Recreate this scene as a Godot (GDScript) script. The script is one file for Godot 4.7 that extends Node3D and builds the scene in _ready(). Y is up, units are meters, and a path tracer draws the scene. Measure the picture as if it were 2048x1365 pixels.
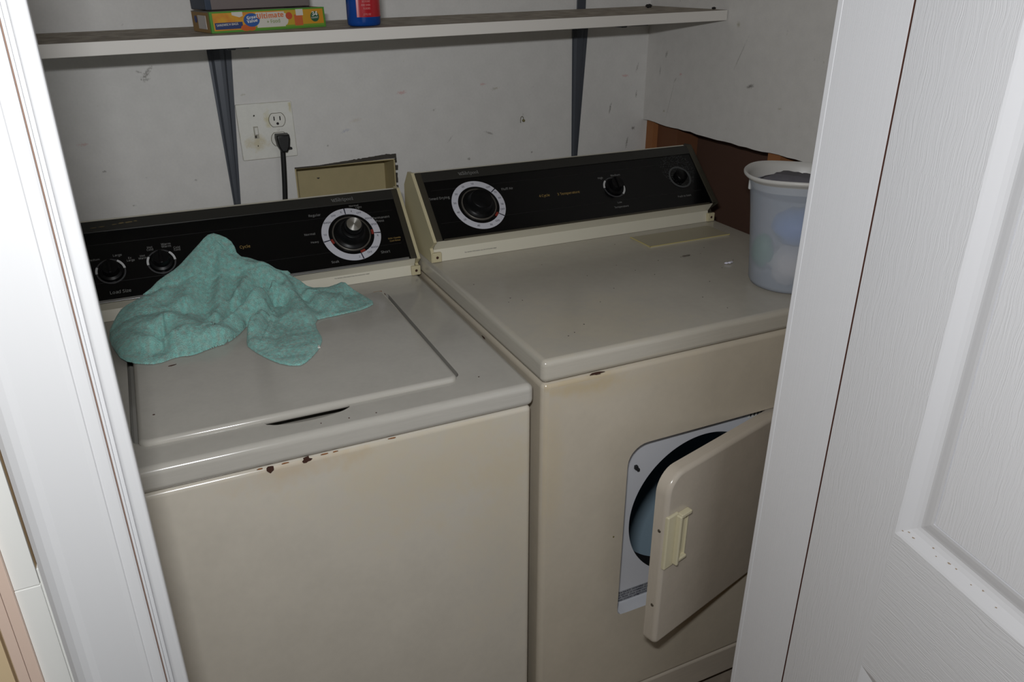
extends Node3D

var M := {}
var used := {}

func _ready():
	# ---------- camera, light, exposure ----------
	var cam := Camera3D.new()
	cam.name = "camera"
	var eye := Vector3(-1.27294, 1.46034, 1.822)
	var aim := Basis(Vector3(0.90042, -0.000825, 0.435022), Vector3(0.183452, 0.90745, -0.377994), Vector3(-0.394449, 0.420159, 0.817237)).orthonormalized()
	cam.transform = Transform3D(aim, eye)
	cam.fov = 46.609
	cam.near = 0.05
	cam.far = 30.0
	add_child(cam)
	var we := WorldEnvironment.new()
	we.name = "environment"
	var env := Environment.new()
	env.background_mode = Environment.BG_COLOR
	env.background_color = Color(0.02, 0.02, 0.02)
	env.tonemap_mode = Environment.TONE_MAPPER_LINEAR
	env.tonemap_exposure = 1.0
	env.sdfgi_enabled = true
	env.ssao_enabled = true
	env.ssil_enabled = true
	we.environment = env
	add_child(we)
	# the photographer's small flash, popped up a hand's breadth above the lens
	var fl := AreaLight3D.new()
	fl.name = "camera_flash"
	fl.area_size = Vector2(0.10, 0.025)
	fl.light_energy = 0.94
	fl.light_color = Color(0.988, 0.995, 1.0)
	fl.area_range = 12.0
	fl.shadow_enabled = true
	fl.transform = Transform3D(aim, eye + aim.y * 0.116 - aim.x * 0.044)
	add_child(fl)
	materials()
	room()
	trims()
	panel_door()
	shelf_and_brackets()
	washer()
	dryer()
	outlet()
	utility_box()
	shelf_goods()
	bucket()
	towel()
	crumbs()

# ====================================================== helpers
func numbered(s: String) -> String:
	if not used.has(s):
		used[s] = 0
		return s
	used[s] += 1
	return "%s_%03d" % [s, used[s]]

func begin() -> SurfaceTool:
	var st := SurfaceTool.new()
	st.begin(Mesh.PRIMITIVE_TRIANGLES)
	return st

func obj(st: SurfaceTool, called: String, mat: Material, parent: Node = null) -> MeshInstance3D:
	var o := MeshInstance3D.new()
	o.mesh = st.commit()
	o.material_override = mat
	if parent == null:
		o.name = numbered(called)
		add_child(o)
	else:
		o.name = called
		parent.add_child(o, true)
	return o

func thing(called: String, label: String, category: String, at := Vector3.ZERO, turn := 0.0, group := "") -> Node3D:
	var o := Node3D.new()
	o.name = numbered(called)
	add_child(o)
	o.position = at
	o.rotation.y = turn
	tag(o, label, category, group)
	return o

func tag(o: Node, label: String, category: String, group := ""):
	o.set_meta("label", label)
	o.set_meta("category", category)
	if group != "":
		o.set_meta("group", group)

func struct(o: Node, label: String, category: String):
	o.set_meta("kind", "structure")
	o.set_meta("label", label)
	o.set_meta("category", category)

func hull(called: String, label: String, category: String) -> Node3D:
	var o := Node3D.new()
	o.name = called
	add_child(o)
	struct(o, label, category)
	return o

func tri(st: SurfaceTool, p: Array, n: Array, uv: Array):
	var g: Vector3 = (p[1] - p[0]).cross(p[2] - p[0])
	var order := [0, 2, 1] if g.dot(n[0] + n[1] + n[2]) > 0.0 else [0, 1, 2]
	for k in order:
		st.set_normal(n[k])
		st.set_uv(uv[k])
		st.add_vertex(p[k])

func quad(st: SurfaceTool, p: Array, n: Array, uv: Array = []):
	if uv.is_empty():
		uv = [Vector2(0, 1), Vector2(1, 1), Vector2(1, 0), Vector2(0, 0)]
	tri(st, [p[0], p[1], p[2]], [n[0], n[1], n[2]], [uv[0], uv[1], uv[2]])
	tri(st, [p[0], p[2], p[3]], [n[0], n[2], n[3]], [uv[0], uv[2], uv[3]])

func flat(st: SurfaceTool, a: Vector3, b: Vector3, c: Vector3, d: Vector3, n: Vector3, uv: Array = []):
	quad(st, [a, b, c, d], [n, n, n, n], uv)

func rcoords(h: float, r: float, n: int) -> Array:
	var o := []
	for k in n + 1:
		o.append(-h + r * k / n)
	for k in n + 1:
		o.append(h - r + r * k / n)
	return o

# a box with rounded edges; skip leaves out one flat face (axis * 2 + (1 for the plus side))
func rbox(st: SurfaceTool, lo: Vector3, hi: Vector3, r: float, n := 3, skip := -1):
	var c := (lo + hi) * 0.5
	var h := (hi - lo) * 0.5
	r = minf(r, minf(h.x, minf(h.y, h.z)) * 0.98)
	for a in 3:
		var u := (a + 1) % 3
		var v := (a + 2) % 3
		var cu := rcoords(h[u], r, n)
		var cv := rcoords(h[v], r, n)
		for s in [-1.0, 1.0]:
			var grid := []
			for i in cu.size():
				for j in cv.size():
					var q := Vector3.ZERO
					q[a] = s * h[a]
					q[u] = cu[i]
					q[v] = cv[j]
					var inner := q.clamp(-(h - Vector3.ONE * r), h - Vector3.ONE * r)
					var d := (q - inner).normalized()
					var pos := inner + d * r
					var f := (pos + h) / (h * 2.0)
					var uv := Vector2(f.x, 1.0 - f.y)
					if a == 0:
						uv = Vector2(f.z, 1.0 - f.y)
					elif a == 1:
						uv = Vector2(f.x, f.z)
					grid.append([pos + c, d, uv])
			var w := cv.size()
			for i in cu.size() - 1:
				for j in w - 1:
					if skip == a * 2 + (1 if s > 0 else 0) and i == n and j == n:
						continue
					var q4 := [grid[i * w + j], grid[(i + 1) * w + j], grid[(i + 1) * w + j + 1], grid[i * w + j + 1]]
					if (q4[0][0] - q4[2][0]).length() < 1e-7:
						continue
					quad(st, [q4[0][0], q4[1][0], q4[2][0], q4[3][0]], [q4[0][1], q4[1][1], q4[2][1], q4[3][1]], [q4[0][2], q4[1][2], q4[2][2], q4[3][2]])

func rounded(called: String, lo: Vector3, hi: Vector3, r: float, mat: Material, parent: Node = null, n := 3) -> MeshInstance3D:
	var st := begin()
	rbox(st, lo, hi, r, n)
	return obj(st, called, mat, parent)

# a profile of (z, y) points carried along x; sides flat
func prism_x(st: SurfaceTool, pts: PackedVector2Array, x0: float, x1: float):
	var mid := Vector2.ZERO
	for p in pts:
		mid += p / pts.size()
	var ccw := not Geometry2D.is_polygon_clockwise(pts)
	for i in pts.size():
		var a := pts[i]
		var b := pts[(i + 1) % pts.size()]
		var d := (b - a).normalized()
		var o := Vector2(d.y, -d.x) * (1.0 if ccw else -1.0)
		var n := Vector3(0, o.y, o.x)
		flat(st, Vector3(x0, a.y, a.x), Vector3(x1, a.y, a.x), Vector3(x1, b.y, b.x), Vector3(x0, b.y, b.x), n)
	var t := Geometry2D.triangulate_polygon(pts)
	for k in range(0, t.size(), 3):
		for e in [[x0, Vector3.LEFT], [x1, Vector3.RIGHT]]:
			var q := []
			for m in 3:
				q.append(Vector3(e[0], pts[t[k + m]].y, pts[t[k + m]].x))
			tri(st, q, [e[1], e[1], e[1]], [Vector2.ZERO, Vector2.ZERO, Vector2.ZERO])

# an outline in x, y given thickness from z0 to z1, its front edge rounded by b
func plate(st: SurfaceTool, pts: PackedVector2Array, z0: float, z1: float, b := 0.0, steps := 3, both := false):
	var n := pts.size()
	var sgn := 1.0 if not Geometry2D.is_polygon_clockwise(pts) else -1.0
	var nor := []
	for i in n:
		var d1 := (pts[i] - pts[(i + n - 1) % n]).normalized()
		var d2 := (pts[(i + 1) % n] - pts[i]).normalized()
		var d := (d1 + d2).normalized()
		nor.append(Vector2(d.y, -d.x) * sgn)
	var rings := []
	if both and b > 0:
		for k in range(steps, 0, -1):
			var a := PI * 0.5 * k / steps
			rings.append([b * (1 - cos(a)), z0 + b * (1 - sin(a)), cos(a), -sin(a)])
		rings.append([0.0, z0 + b, 1.0, 0.0])
	else:
		rings.append([0.0, z0, 1.0, 0.0])
	if b > 0:
		for k in steps + 1:
			var a := PI * 0.5 * k / steps
			rings.append([b * (1 - cos(a)), z1 - b * (1 - sin(a)), cos(a), sin(a)])
	else:
		rings.append([0.0, z1, 1.0, 0.0])
	for k in rings.size() - 1:
		for i in n:
			var j := (i + 1) % n
			var ra = rings[k]
			var rb = rings[k + 1]
			var pa: Vector2 = pts[i] - nor[i] * ra[0]
			var pb: Vector2 = pts[j] - nor[j] * ra[0]
			var pc: Vector2 = pts[j] - nor[j] * rb[0]
			var pd: Vector2 = pts[i] - nor[i] * rb[0]
			quad(st, [Vector3(pa.x, pa.y, ra[1]), Vector3(pb.x, pb.y, ra[1]), Vector3(pc.x, pc.y, rb[1]), Vector3(pd.x, pd.y, rb[1])],
				[Vector3(nor[i].x * ra[2], nor[i].y * ra[2], ra[3]), Vector3(nor[j].x * ra[2], nor[j].y * ra[2], ra[3]), Vector3(nor[j].x * rb[2], nor[j].y * rb[2], rb[3]), Vector3(nor[i].x * rb[2], nor[i].y * rb[2], rb[3])])
	var lo := pts[0]
	var hi := pts[0]
	for p in pts:
		lo = lo.min(p)
		hi = hi.max(p)
	for e in [[rings[0], -1.0], [rings[-1], 1.0]]:
		var cap := PackedVector2Array()
		for i in n:
			cap.append(pts[i] - nor[i] * e[0][0])
		var t := Geometry2D.triangulate_polygon(cap)
		for k in range(0, t.size(), 3):
			var q := []
			var uv := []
			for m in 3:
				var c2 := cap[t[k + m]]
				q.append(Vector3(c2.x, c2.y, e[0][1]))
				uv.append(Vector2((c2.x - lo.x) / (hi.x - lo.x), 1.0 - (c2.y - lo.y) / (hi.y - lo.y)))
			var nn := Vector3(0, 0, e[1])
			tri(st, q, [nn, nn, nn], uv)

func round_rect(lo: Vector2, hi: Vector2, r: Array, seg := 6) -> PackedVector2Array:
	# corner radii: lower left, lower right, upper right, upper left
	var o := PackedVector2Array()
	var cs := [[Vector2(lo.x, lo.y), Vector2(1, 1), PI], [Vector2(hi.x, lo.y), Vector2(-1, 1), 1.5 * PI], [Vector2(hi.x, hi.y), Vector2(-1, -1), 0.0], [Vector2(lo.x, hi.y), Vector2(1, -1), 0.5 * PI]]
	for k in 4:
		var rr: float = r[k]
		if rr <= 0.0:
			o.append(cs[k][0])
			continue
		var c: Vector2 = cs[k][0] + cs[k][1] * rr
		for i in seg + 1:
			var a: float = cs[k][2] + PI * 0.5 * i / seg
			o.append(c + Vector2(cos(a), sin(a)) * rr)
	return o

func lathe(st: SurfaceTool, prof: PackedVector2Array, seg := 32, smooth := true, wob = null):
	var nn := []
	for i in prof.size() - 1:
		var d := prof[i + 1] - prof[i]
		nn.append(Vector2(d.y, -d.x).normalized())
	for i in prof.size() - 1:
		var n0: Vector2 = nn[i]
		var n1: Vector2 = nn[i]
		if smooth:
			if i > 0 and nn[i - 1].dot(nn[i]) > 0.5:
				n0 = (nn[i - 1] + nn[i]).normalized()
			if i < nn.size() - 1 and nn[i + 1].dot(nn[i]) > 0.5:
				n1 = (nn[i + 1] + nn[i]).normalized()
		for k in seg:
			var p := []
			var n := []
			for e in [[k, prof[i], n0], [k + 1, prof[i], n0], [k + 1, prof[i + 1], n1], [k, prof[i + 1], n1]]:
				var a: float = TAU * e[0] / seg
				var r: float = e[1].x
				var y: float = e[1].y
				if wob != null:
					var w: Vector2 = wob.call(a, r, y)
					r = w.x
					y = w.y
				p.append(Vector3(cos(a) * r, y, sin(a) * r))
				n.append(Vector3(cos(a) * e[2].x, e[2].y, sin(a) * e[2].x))
			if prof[i].x < 1e-6:
				tri(st, [p[0], p[2], p[3]], [n[0], n[2], n[3]], [Vector2.ZERO, Vector2.ONE, Vector2.ZERO])
			elif prof[i + 1].x < 1e-6:
				tri(st, [p[0], p[1], p[2]], [n[0], n[1], n[2]], [Vector2.ZERO, Vector2.ONE, Vector2.ZERO])
			else:
				quad(st, p, n)

func tube(st: SurfaceTool, pts: Array, r: float, seg := 10):
	var up := Vector3(0.123, 0.77, 0.41).normalized()
	var rings := []
	for i in pts.size():
		var d: Vector3 = (pts[mini(i + 1, pts.size() - 1)] - pts[maxi(i - 1, 0)]).normalized()
		var s := d.cross(up).normalized()
		var u := s.cross(d).normalized()
		up = u
		var ring := []
		for k in seg:
			var a := TAU * k / seg
			var n := s * cos(a) + u * sin(a)
			ring.append([pts[i] + n * r, n])
		rings.append(ring)
	for i in rings.size() - 1:
		for k in seg:
			var j := (k + 1) % seg
			var q := [rings[i][k], rings[i][j], rings[i + 1][j], rings[i + 1][k]]
			quad(st, [q[0][0], q[1][0], q[2][0], q[3][0]], [q[0][1], q[1][1], q[2][1], q[3][1]])

# a rectangle with a hole (sdf < 0 inside the hole): strip from the rectangle to the hole; returns the hole's loop
func ring_plate(st: SurfaceTool, lo: Vector2, hi: Vector2, c: Vector2, sdf: Callable, put: Callable, n: Vector3, count := 96) -> PackedVector2Array:
	var angles := []
	for k in count:
		angles.append(TAU * k / count)
	for q in [lo, hi, Vector2(lo.x, hi.y), Vector2(hi.x, lo.y)]:
		angles.append(fposmod((q - c).angle(), TAU))
	angles.sort()
	var outer := []
	var loop := PackedVector2Array()
	for a in angles:
		var d := Vector2(cos(a), sin(a))
		var t := 1e9
		if absf(d.x) > 1e-9:
			t = minf(t, ((hi.x if d.x > 0 else lo.x) - c.x) / d.x)
		if absf(d.y) > 1e-9:
			t = minf(t, ((hi.y if d.y > 0 else lo.y) - c.y) / d.y)
		outer.append(c + d * t)
		var t0 := 0.0
		var t1 := t
		for k in 30:
			var m := (t0 + t1) * 0.5
			if sdf.call(c + d * m) < 0.0:
				t0 = m
			else:
				t1 = m
		loop.append(c + d * t0)
	for i in loop.size():
		var j := (i + 1) % loop.size()
		var ps := [outer[i], outer[j], loop[j], loop[i]]
		var p := []
		var uv := []
		for q in ps:
			p.append(put.call(q))
			uv.append(Vector2((q.x - lo.x) / (hi.x - lo.x), 1.0 - (q.y - lo.y) / (hi.y - lo.y)))
		flat(st, p[0], p[1], p[2], p[3], n, uv)
	return loop

func loop_wall(st: SurfaceTool, loop: PackedVector2Array, put0: Callable, put1: Callable, inward := true):
	var c := Vector2.ZERO
	for q in loop:
		c += q / loop.size()
	for i in loop.size():
		var j := (i + 1) % loop.size()
		var a: Vector3 = put0.call(loop[i])
		var b: Vector3 = put0.call(loop[j])
		var d: Vector3 = put1.call(loop[i])
		var e: Vector3 = put1.call(loop[j])
		var n := (b - a).cross(d - a).normalized()
		var mid: Vector3 = put0.call(c)
		if (n.dot(mid - a) > 0.0) != inward:
			n = -n
		flat(st, a, b, e, d, n)

func loop_floor(st: SurfaceTool, loop: PackedVector2Array, put: Callable, n: Vector3):
	var c := Vector2.ZERO
	for q in loop:
		c += q / loop.size()
	for i in loop.size():
		var j := (i + 1) % loop.size()
		tri(st, [put.call(c), put.call(loop[i]), put.call(loop[j])], [n, n, n], [Vector2.ZERO, Vector2.ONE, Vector2.ZERO])

func sd_rect(p: Vector2, lo: Vector2, hi: Vector2, r: float) -> float:
	var c := (lo + hi) * 0.5
	var q := (p - c).abs() - (hi - lo) * 0.5 + Vector2(r, r)
	return Vector2(maxf(q.x, 0), maxf(q.y, 0)).length() + minf(maxf(q.x, q.y), 0.0) - r

var fonts := {}
func words(parent: Node3D, text: String, size: float, at: Vector3, mat: Material, face := "Droid Sans", turn := 0.0, bold := false) -> MeshInstance3D:
	var key := face + str(bold)
	if not fonts.has(key):
		var f := SystemFont.new()
		f.font_names = PackedStringArray([face])
		f.font_weight = 700 if bold else 400
		fonts[key] = f
	var t := TextMesh.new()
	t.text = text
	t.font = fonts[key]
	t.font_size = 24
	t.pixel_size = size / 17.0
	t.depth = 0.0003
	t.curve_step = 2.0
	var o := MeshInstance3D.new()
	o.name = "lettering"
	o.mesh = t
	o.material_override = mat
	parent.add_child(o, true)
	o.position = at
	o.rotation.z = turn
	return o

# ====================================================== materials
func noise(seed_: int, freq: float, oct := 4) -> FastNoiseLite:
	var n := FastNoiseLite.new()
	n.seed = seed_
	n.frequency = freq
	n.fractal_octaves = oct
	n.noise_type = FastNoiseLite.TYPE_SIMPLEX_SMOOTH
	return n

func rgb(r: int, g: int, b: int) -> Color:
	return Color(r / 255.0, g / 255.0, b / 255.0)

func mat(c: Color, rough := 0.5, metal := 0.0, spec := 0.5) -> StandardMaterial3D:
	var m := StandardMaterial3D.new()
	m.albedo_color = c
	m.roughness = rough
	m.metallic = metal
	m.metallic_specular = spec
	return m

func picture(w: int, h: int, f: Callable) -> ImageTexture:
	var im := Image.create(w, h, false, Image.FORMAT_RGB8)
	for y in h:
		for x in w:
			im.set_pixel(x, y, f.call((x + 0.5) / w, (y + 0.5) / h))
	return ImageTexture.create_from_image(im)

func relief(w: int, h: int, f: Callable, k := 4.0) -> ImageTexture:
	var im := Image.create(w, h, false, Image.FORMAT_RGB8)
	for y in h:
		for x in w:
			var v: float = clampf(f.call(x, y), 0, 1)
			im.set_pixel(x, y, Color(v, v, v))
	im.bump_map_to_normal_map(k)
	return ImageTexture.create_from_image(im)

# enamel with stains: spots are [u, v, radius u, radius v, strength, colour]
func enamel(base: Color, spots: Array, seed_: int, rough: float, w := 320, h := 320) -> StandardMaterial3D:
	var n1 := noise(seed_, 0.02)
	var n2 := noise(seed_ + 5, 0.11, 3)
	var m := mat(Color.WHITE, rough)
	m.albedo_texture = picture(w, h, func(u, v):
		var a := n1.get_noise_2d(u * 320, v * 320)
		var b := n2.get_noise_2d(u * 320, v * 320)
		var c := base * (1.0 + 0.02 * a + 0.012 * b)
		for s in spots:
			var d := Vector2((u - s[0]) / s[2], (v - s[1]) / s[3]).length()
			var k: float = clampf(1.2 - d + a * 0.7 + b * 0.35, 0, 1) * s[4]
			c = c.lerp(s[5], k)
		c.a = 1
		return c)
	return m

# paint with scuffs: marks are [x, y, half length, half width, angle, colour, strength] in metres on a wall
func scuffed(base: Color, lo: Vector2, hi: Vector2, marks: Array, seed_: int) -> StandardMaterial3D:
	var n1 := noise(seed_, 0.03, 5)
	var n2 := noise(seed_ + 3, 0.25, 2)
	var w := 900
	var h := int(900 * (hi.y - lo.y) / (hi.x - lo.x))
	var im := Image.create(w, h, false, Image.FORMAT_RGB8)
	for y in h:
		for x in w:
			var a := n1.get_noise_2d(x, y) * 0.022 + n2.get_noise_2d(x, y) * 0.012
			im.set_pixel(x, y, base * (1.0 + a))
	var px := w / (hi.x - lo.x)
	for s in marks:
		var c := Vector2((s[0] - lo.x) * px, (hi.y - s[1]) * px)
		var reach: int = int(maxf(s[2], s[3]) * px) + 3
		for y in range(int(c.y) - reach, int(c.y) + reach):
			for x in range(int(c.x) - reach, int(c.x) + reach):
				if x < 0 or y < 0 or x >= w or y >= h:
					continue
				var d := (Vector2(x, y) - c).rotated(s[4]) / px
				var k := 1.0 - Vector2(d.x / s[2], d.y / s[3]).length() + n2.get_noise_2d(x * 2.3, y * 2.3) * 0.9
				if k > 0:
					im.set_pixel(x, y, im.get_pixel(x, y).lerp(s[5], clampf(k * 1.5, 0, 1) * s[6]))
	var m := mat(Color.WHITE, 0.6)
	m.albedo_texture = ImageTexture.create_from_image(im)
	return m

func materials():
	M.white_trim = mat(rgb(205, 205, 206), 0.42)
	M.hall_trim = mat(rgb(222, 222, 218), 0.45)
	M.peach = mat(rgb(212, 188, 172), 0.5)
	M.tan_wall = mat(rgb(205, 182, 145), 0.7)
	M.bare_wood = mat(rgb(128, 102, 88), 0.8)
	M.hinge_gap_brown = mat(rgb(92, 58, 46), 0.85)  # dark brown standing in for the shade of the hinge gap
	M.gap_dark = mat(rgb(34, 30, 34), 0.9)
	M.ceiling = mat(rgb(225, 224, 220), 0.9)
	M.hall = mat(rgb(196, 186, 170), 0.85)
	M.white_wall = mat(rgb(214, 212, 208), 0.7)
	var g := noise(11, 0.06, 3)
	M.floor = mat(Color.WHITE, 0.5)
	M.floor.albedo_texture = picture(256, 256, func(u, v): return rgb(150, 138, 124) * (1.0 + 0.15 * g.get_noise_2d(u * 256, v * 256)))
	M.floor.uv1_scale = Vector3(6, 6, 1)
	# wood-grain relief pressed into the painted door
	var gn := noise(21, 0.5, 3)
	var gl := noise(22, 0.05, 2)
	var grain := relief(384, 384, func(x, y): return 0.5 + 0.55 * gn.get_noise_2d(x * 0.62 + gl.get_noise_2d(x * 0.3, y * 0.2) * 3.0, y * 0.012), 2.0)
	for k in 2:
		var m := mat(rgb(238, 238, 241), 0.42)
		m.normal_enabled = true
		m.normal_texture = grain
		m.normal_scale = 0.35
		M["door%d" % k] = m
	M.door_plain = mat(rgb(238, 238, 241), 0.4)
	# enamels
	var yel := rgb(188, 168, 128)
	M.enamel = enamel(rgb(192, 182, 168), [], 31, 0.2)
	M.deck = enamel(rgb(181, 177, 169), [], 32, 0.14)
	M.washer_front = enamel(rgb(200, 193, 180), [[0.86, 0.06, 0.34, 0.16, 0.16, yel], [0.45, 0.02, 0.12, 0.03, 0.22, rgb(178, 140, 92)], [0.7, 0.10, 0.25, 0.1, 0.10, yel], [0.95, 0.25, 0.14, 0.25, 0.14, yel]], 33, 0.16)
	M.dryer_front = enamel(rgb(193, 183, 166), [[0.07, 0.012, 0.13, 0.02, 0.3, rgb(176, 148, 96)], [0.01, 0.2, 0.03, 0.25, 0.22, yel], [0.2, 0.03, 0.2, 0.03, 0.14, yel]], 34, 0.24)
	M.dryer_top = enamel(rgb(183, 177, 165), [[0.2, 0.85, 0.2, 0.2, 0.14, yel]], 35, 0.2)
	M.dryer_deck = M.dryer_top
	M.cream = mat(rgb(206, 198, 168), 0.35)
	M.cap = mat(rgb(198, 188, 154), 0.4)
	M.console = mat(rgb(212, 207, 190), 0.3)
	M.black_panel = mat(rgb(8, 8, 9), 0.13, 0.0, 0.4)
	M.dusty_panel = mat(rgb(8, 8, 9), 0.2, 0.0, 0.4)
	M.strip = mat(rgb(48, 47, 44), 0.35, 0.2)
	M.strip_side = mat(rgb(62, 58, 48), 0.4, 0.1)
	M.chrome = mat(rgb(165, 165, 165), 0.3, 0.8)
	M.steel = mat(rgb(215, 213, 208), 0.42, 1.0)
	M.steel.anisotropy_enabled = true
	M.steel.anisotropy = -0.85
	M.dial_ring = mat(rgb(196, 196, 204), 0.5)
	M.knob = mat(rgb(12, 12, 13), 0.35, 0.0, 0.3)
	M.knob_ring = mat(rgb(92, 88, 82), 0.35, 0.4)
	M.ink = mat(rgb(44, 44, 60), 0.6)
	M.red = mat(rgb(126, 38, 26), 0.5)
	M.white_ink = mat(rgb(190, 190, 190), 0.6)
	M.grey_ink = mat(rgb(120, 120, 118), 0.6)
	M.gold_ink = mat(rgb(150, 124, 70), 0.5)
	M.rust = mat(rgb(60, 32, 20), 0.9)
	M.rust_light = mat(rgb(150, 96, 52), 0.9)
	M.liner = mat(rgb(206, 207, 212), 0.35)
	M.drum = mat(rgb(150, 172, 186), 0.4)
	M.dark_seal = mat(rgb(26, 27, 29), 0.7)
	M.screw = mat(rgb(96, 88, 76), 0.45, 0.6)
	M.bracket = mat(rgb(72, 76, 84), 0.45, 0.2)
	M.plug = mat(rgb(17, 18, 19), 0.5)
	M.plate = enamel(rgb(224, 223, 216), [[0.28, 0.7, 0.2, 0.14, 0.4, rgb(178, 158, 104)], [0.55, 0.3, 0.07, 0.14, 0.45, rgb(182, 166, 96)], [0.97, 0.1, 0.04, 0.1, 0.5, rgb(180, 165, 100)]], 41, 0.4, 160, 160)
	M.ivory = mat(rgb(222, 220, 212), 0.4)
	M.tan_box = enamel(rgb(178, 164, 124), [], 42, 0.6, 96, 96)
	M.wood_stud = mat(rgb(152, 100, 60), 0.8)
	M.wood_dark = mat(rgb(108, 68, 42), 0.85)
	M.brown_board = mat(rgb(84, 58, 45), 0.85)
	M.torn = mat(rgb(70, 66, 60), 0.95)
	var sh := noise(51, 0.05, 4)
	M.shelf_top = mat(Color.WHITE, 0.7)
	M.shelf_top.albedo_texture = picture(512, 96, func(u, v):
		var a := sh.get_noise_2d(u * 700, v * 90)
		return rgb(134, 124, 110).lerp(rgb(172, 162, 148), clampf(0.4 + a, 0, 1)))
	M.shelf_edge = mat(rgb(214, 210, 204), 0.5)

# ====================================================== the closet and the hall
func slab(parent: Node3D, called: String, lo: Vector3, hi: Vector3, m: Material) -> MeshInstance3D:
	var st := begin()
	rbox(st, lo, hi, 0.0005, 1)
	return obj(st, called, m, parent)

func wall_piece(st: SurfaceTool, lo: Vector2, hi: Vector2, map_lo: Vector2, map_hi: Vector2, put: Callable, n: Vector3):
	var c := [Vector2(lo.x, lo.y), Vector2(hi.x, lo.y), Vector2(hi.x, hi.y), Vector2(lo.x, hi.y)]
	var p := []
	var uv := []
	for q in c:
		p.append(put.call(q))
		uv.append(Vector2((q.x - map_lo.x) / (map_hi.x - map_lo.x), 1.0 - (q.y - map_lo.y) / (map_hi.y - map_lo.y)))
	flat(st, p[0], p[1], p[2], p[3], n, uv)

const HOLE_LO := Vector2(-0.938, 0.80)
const HOLE_HI := Vector2(-0.701, 1.064)

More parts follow.
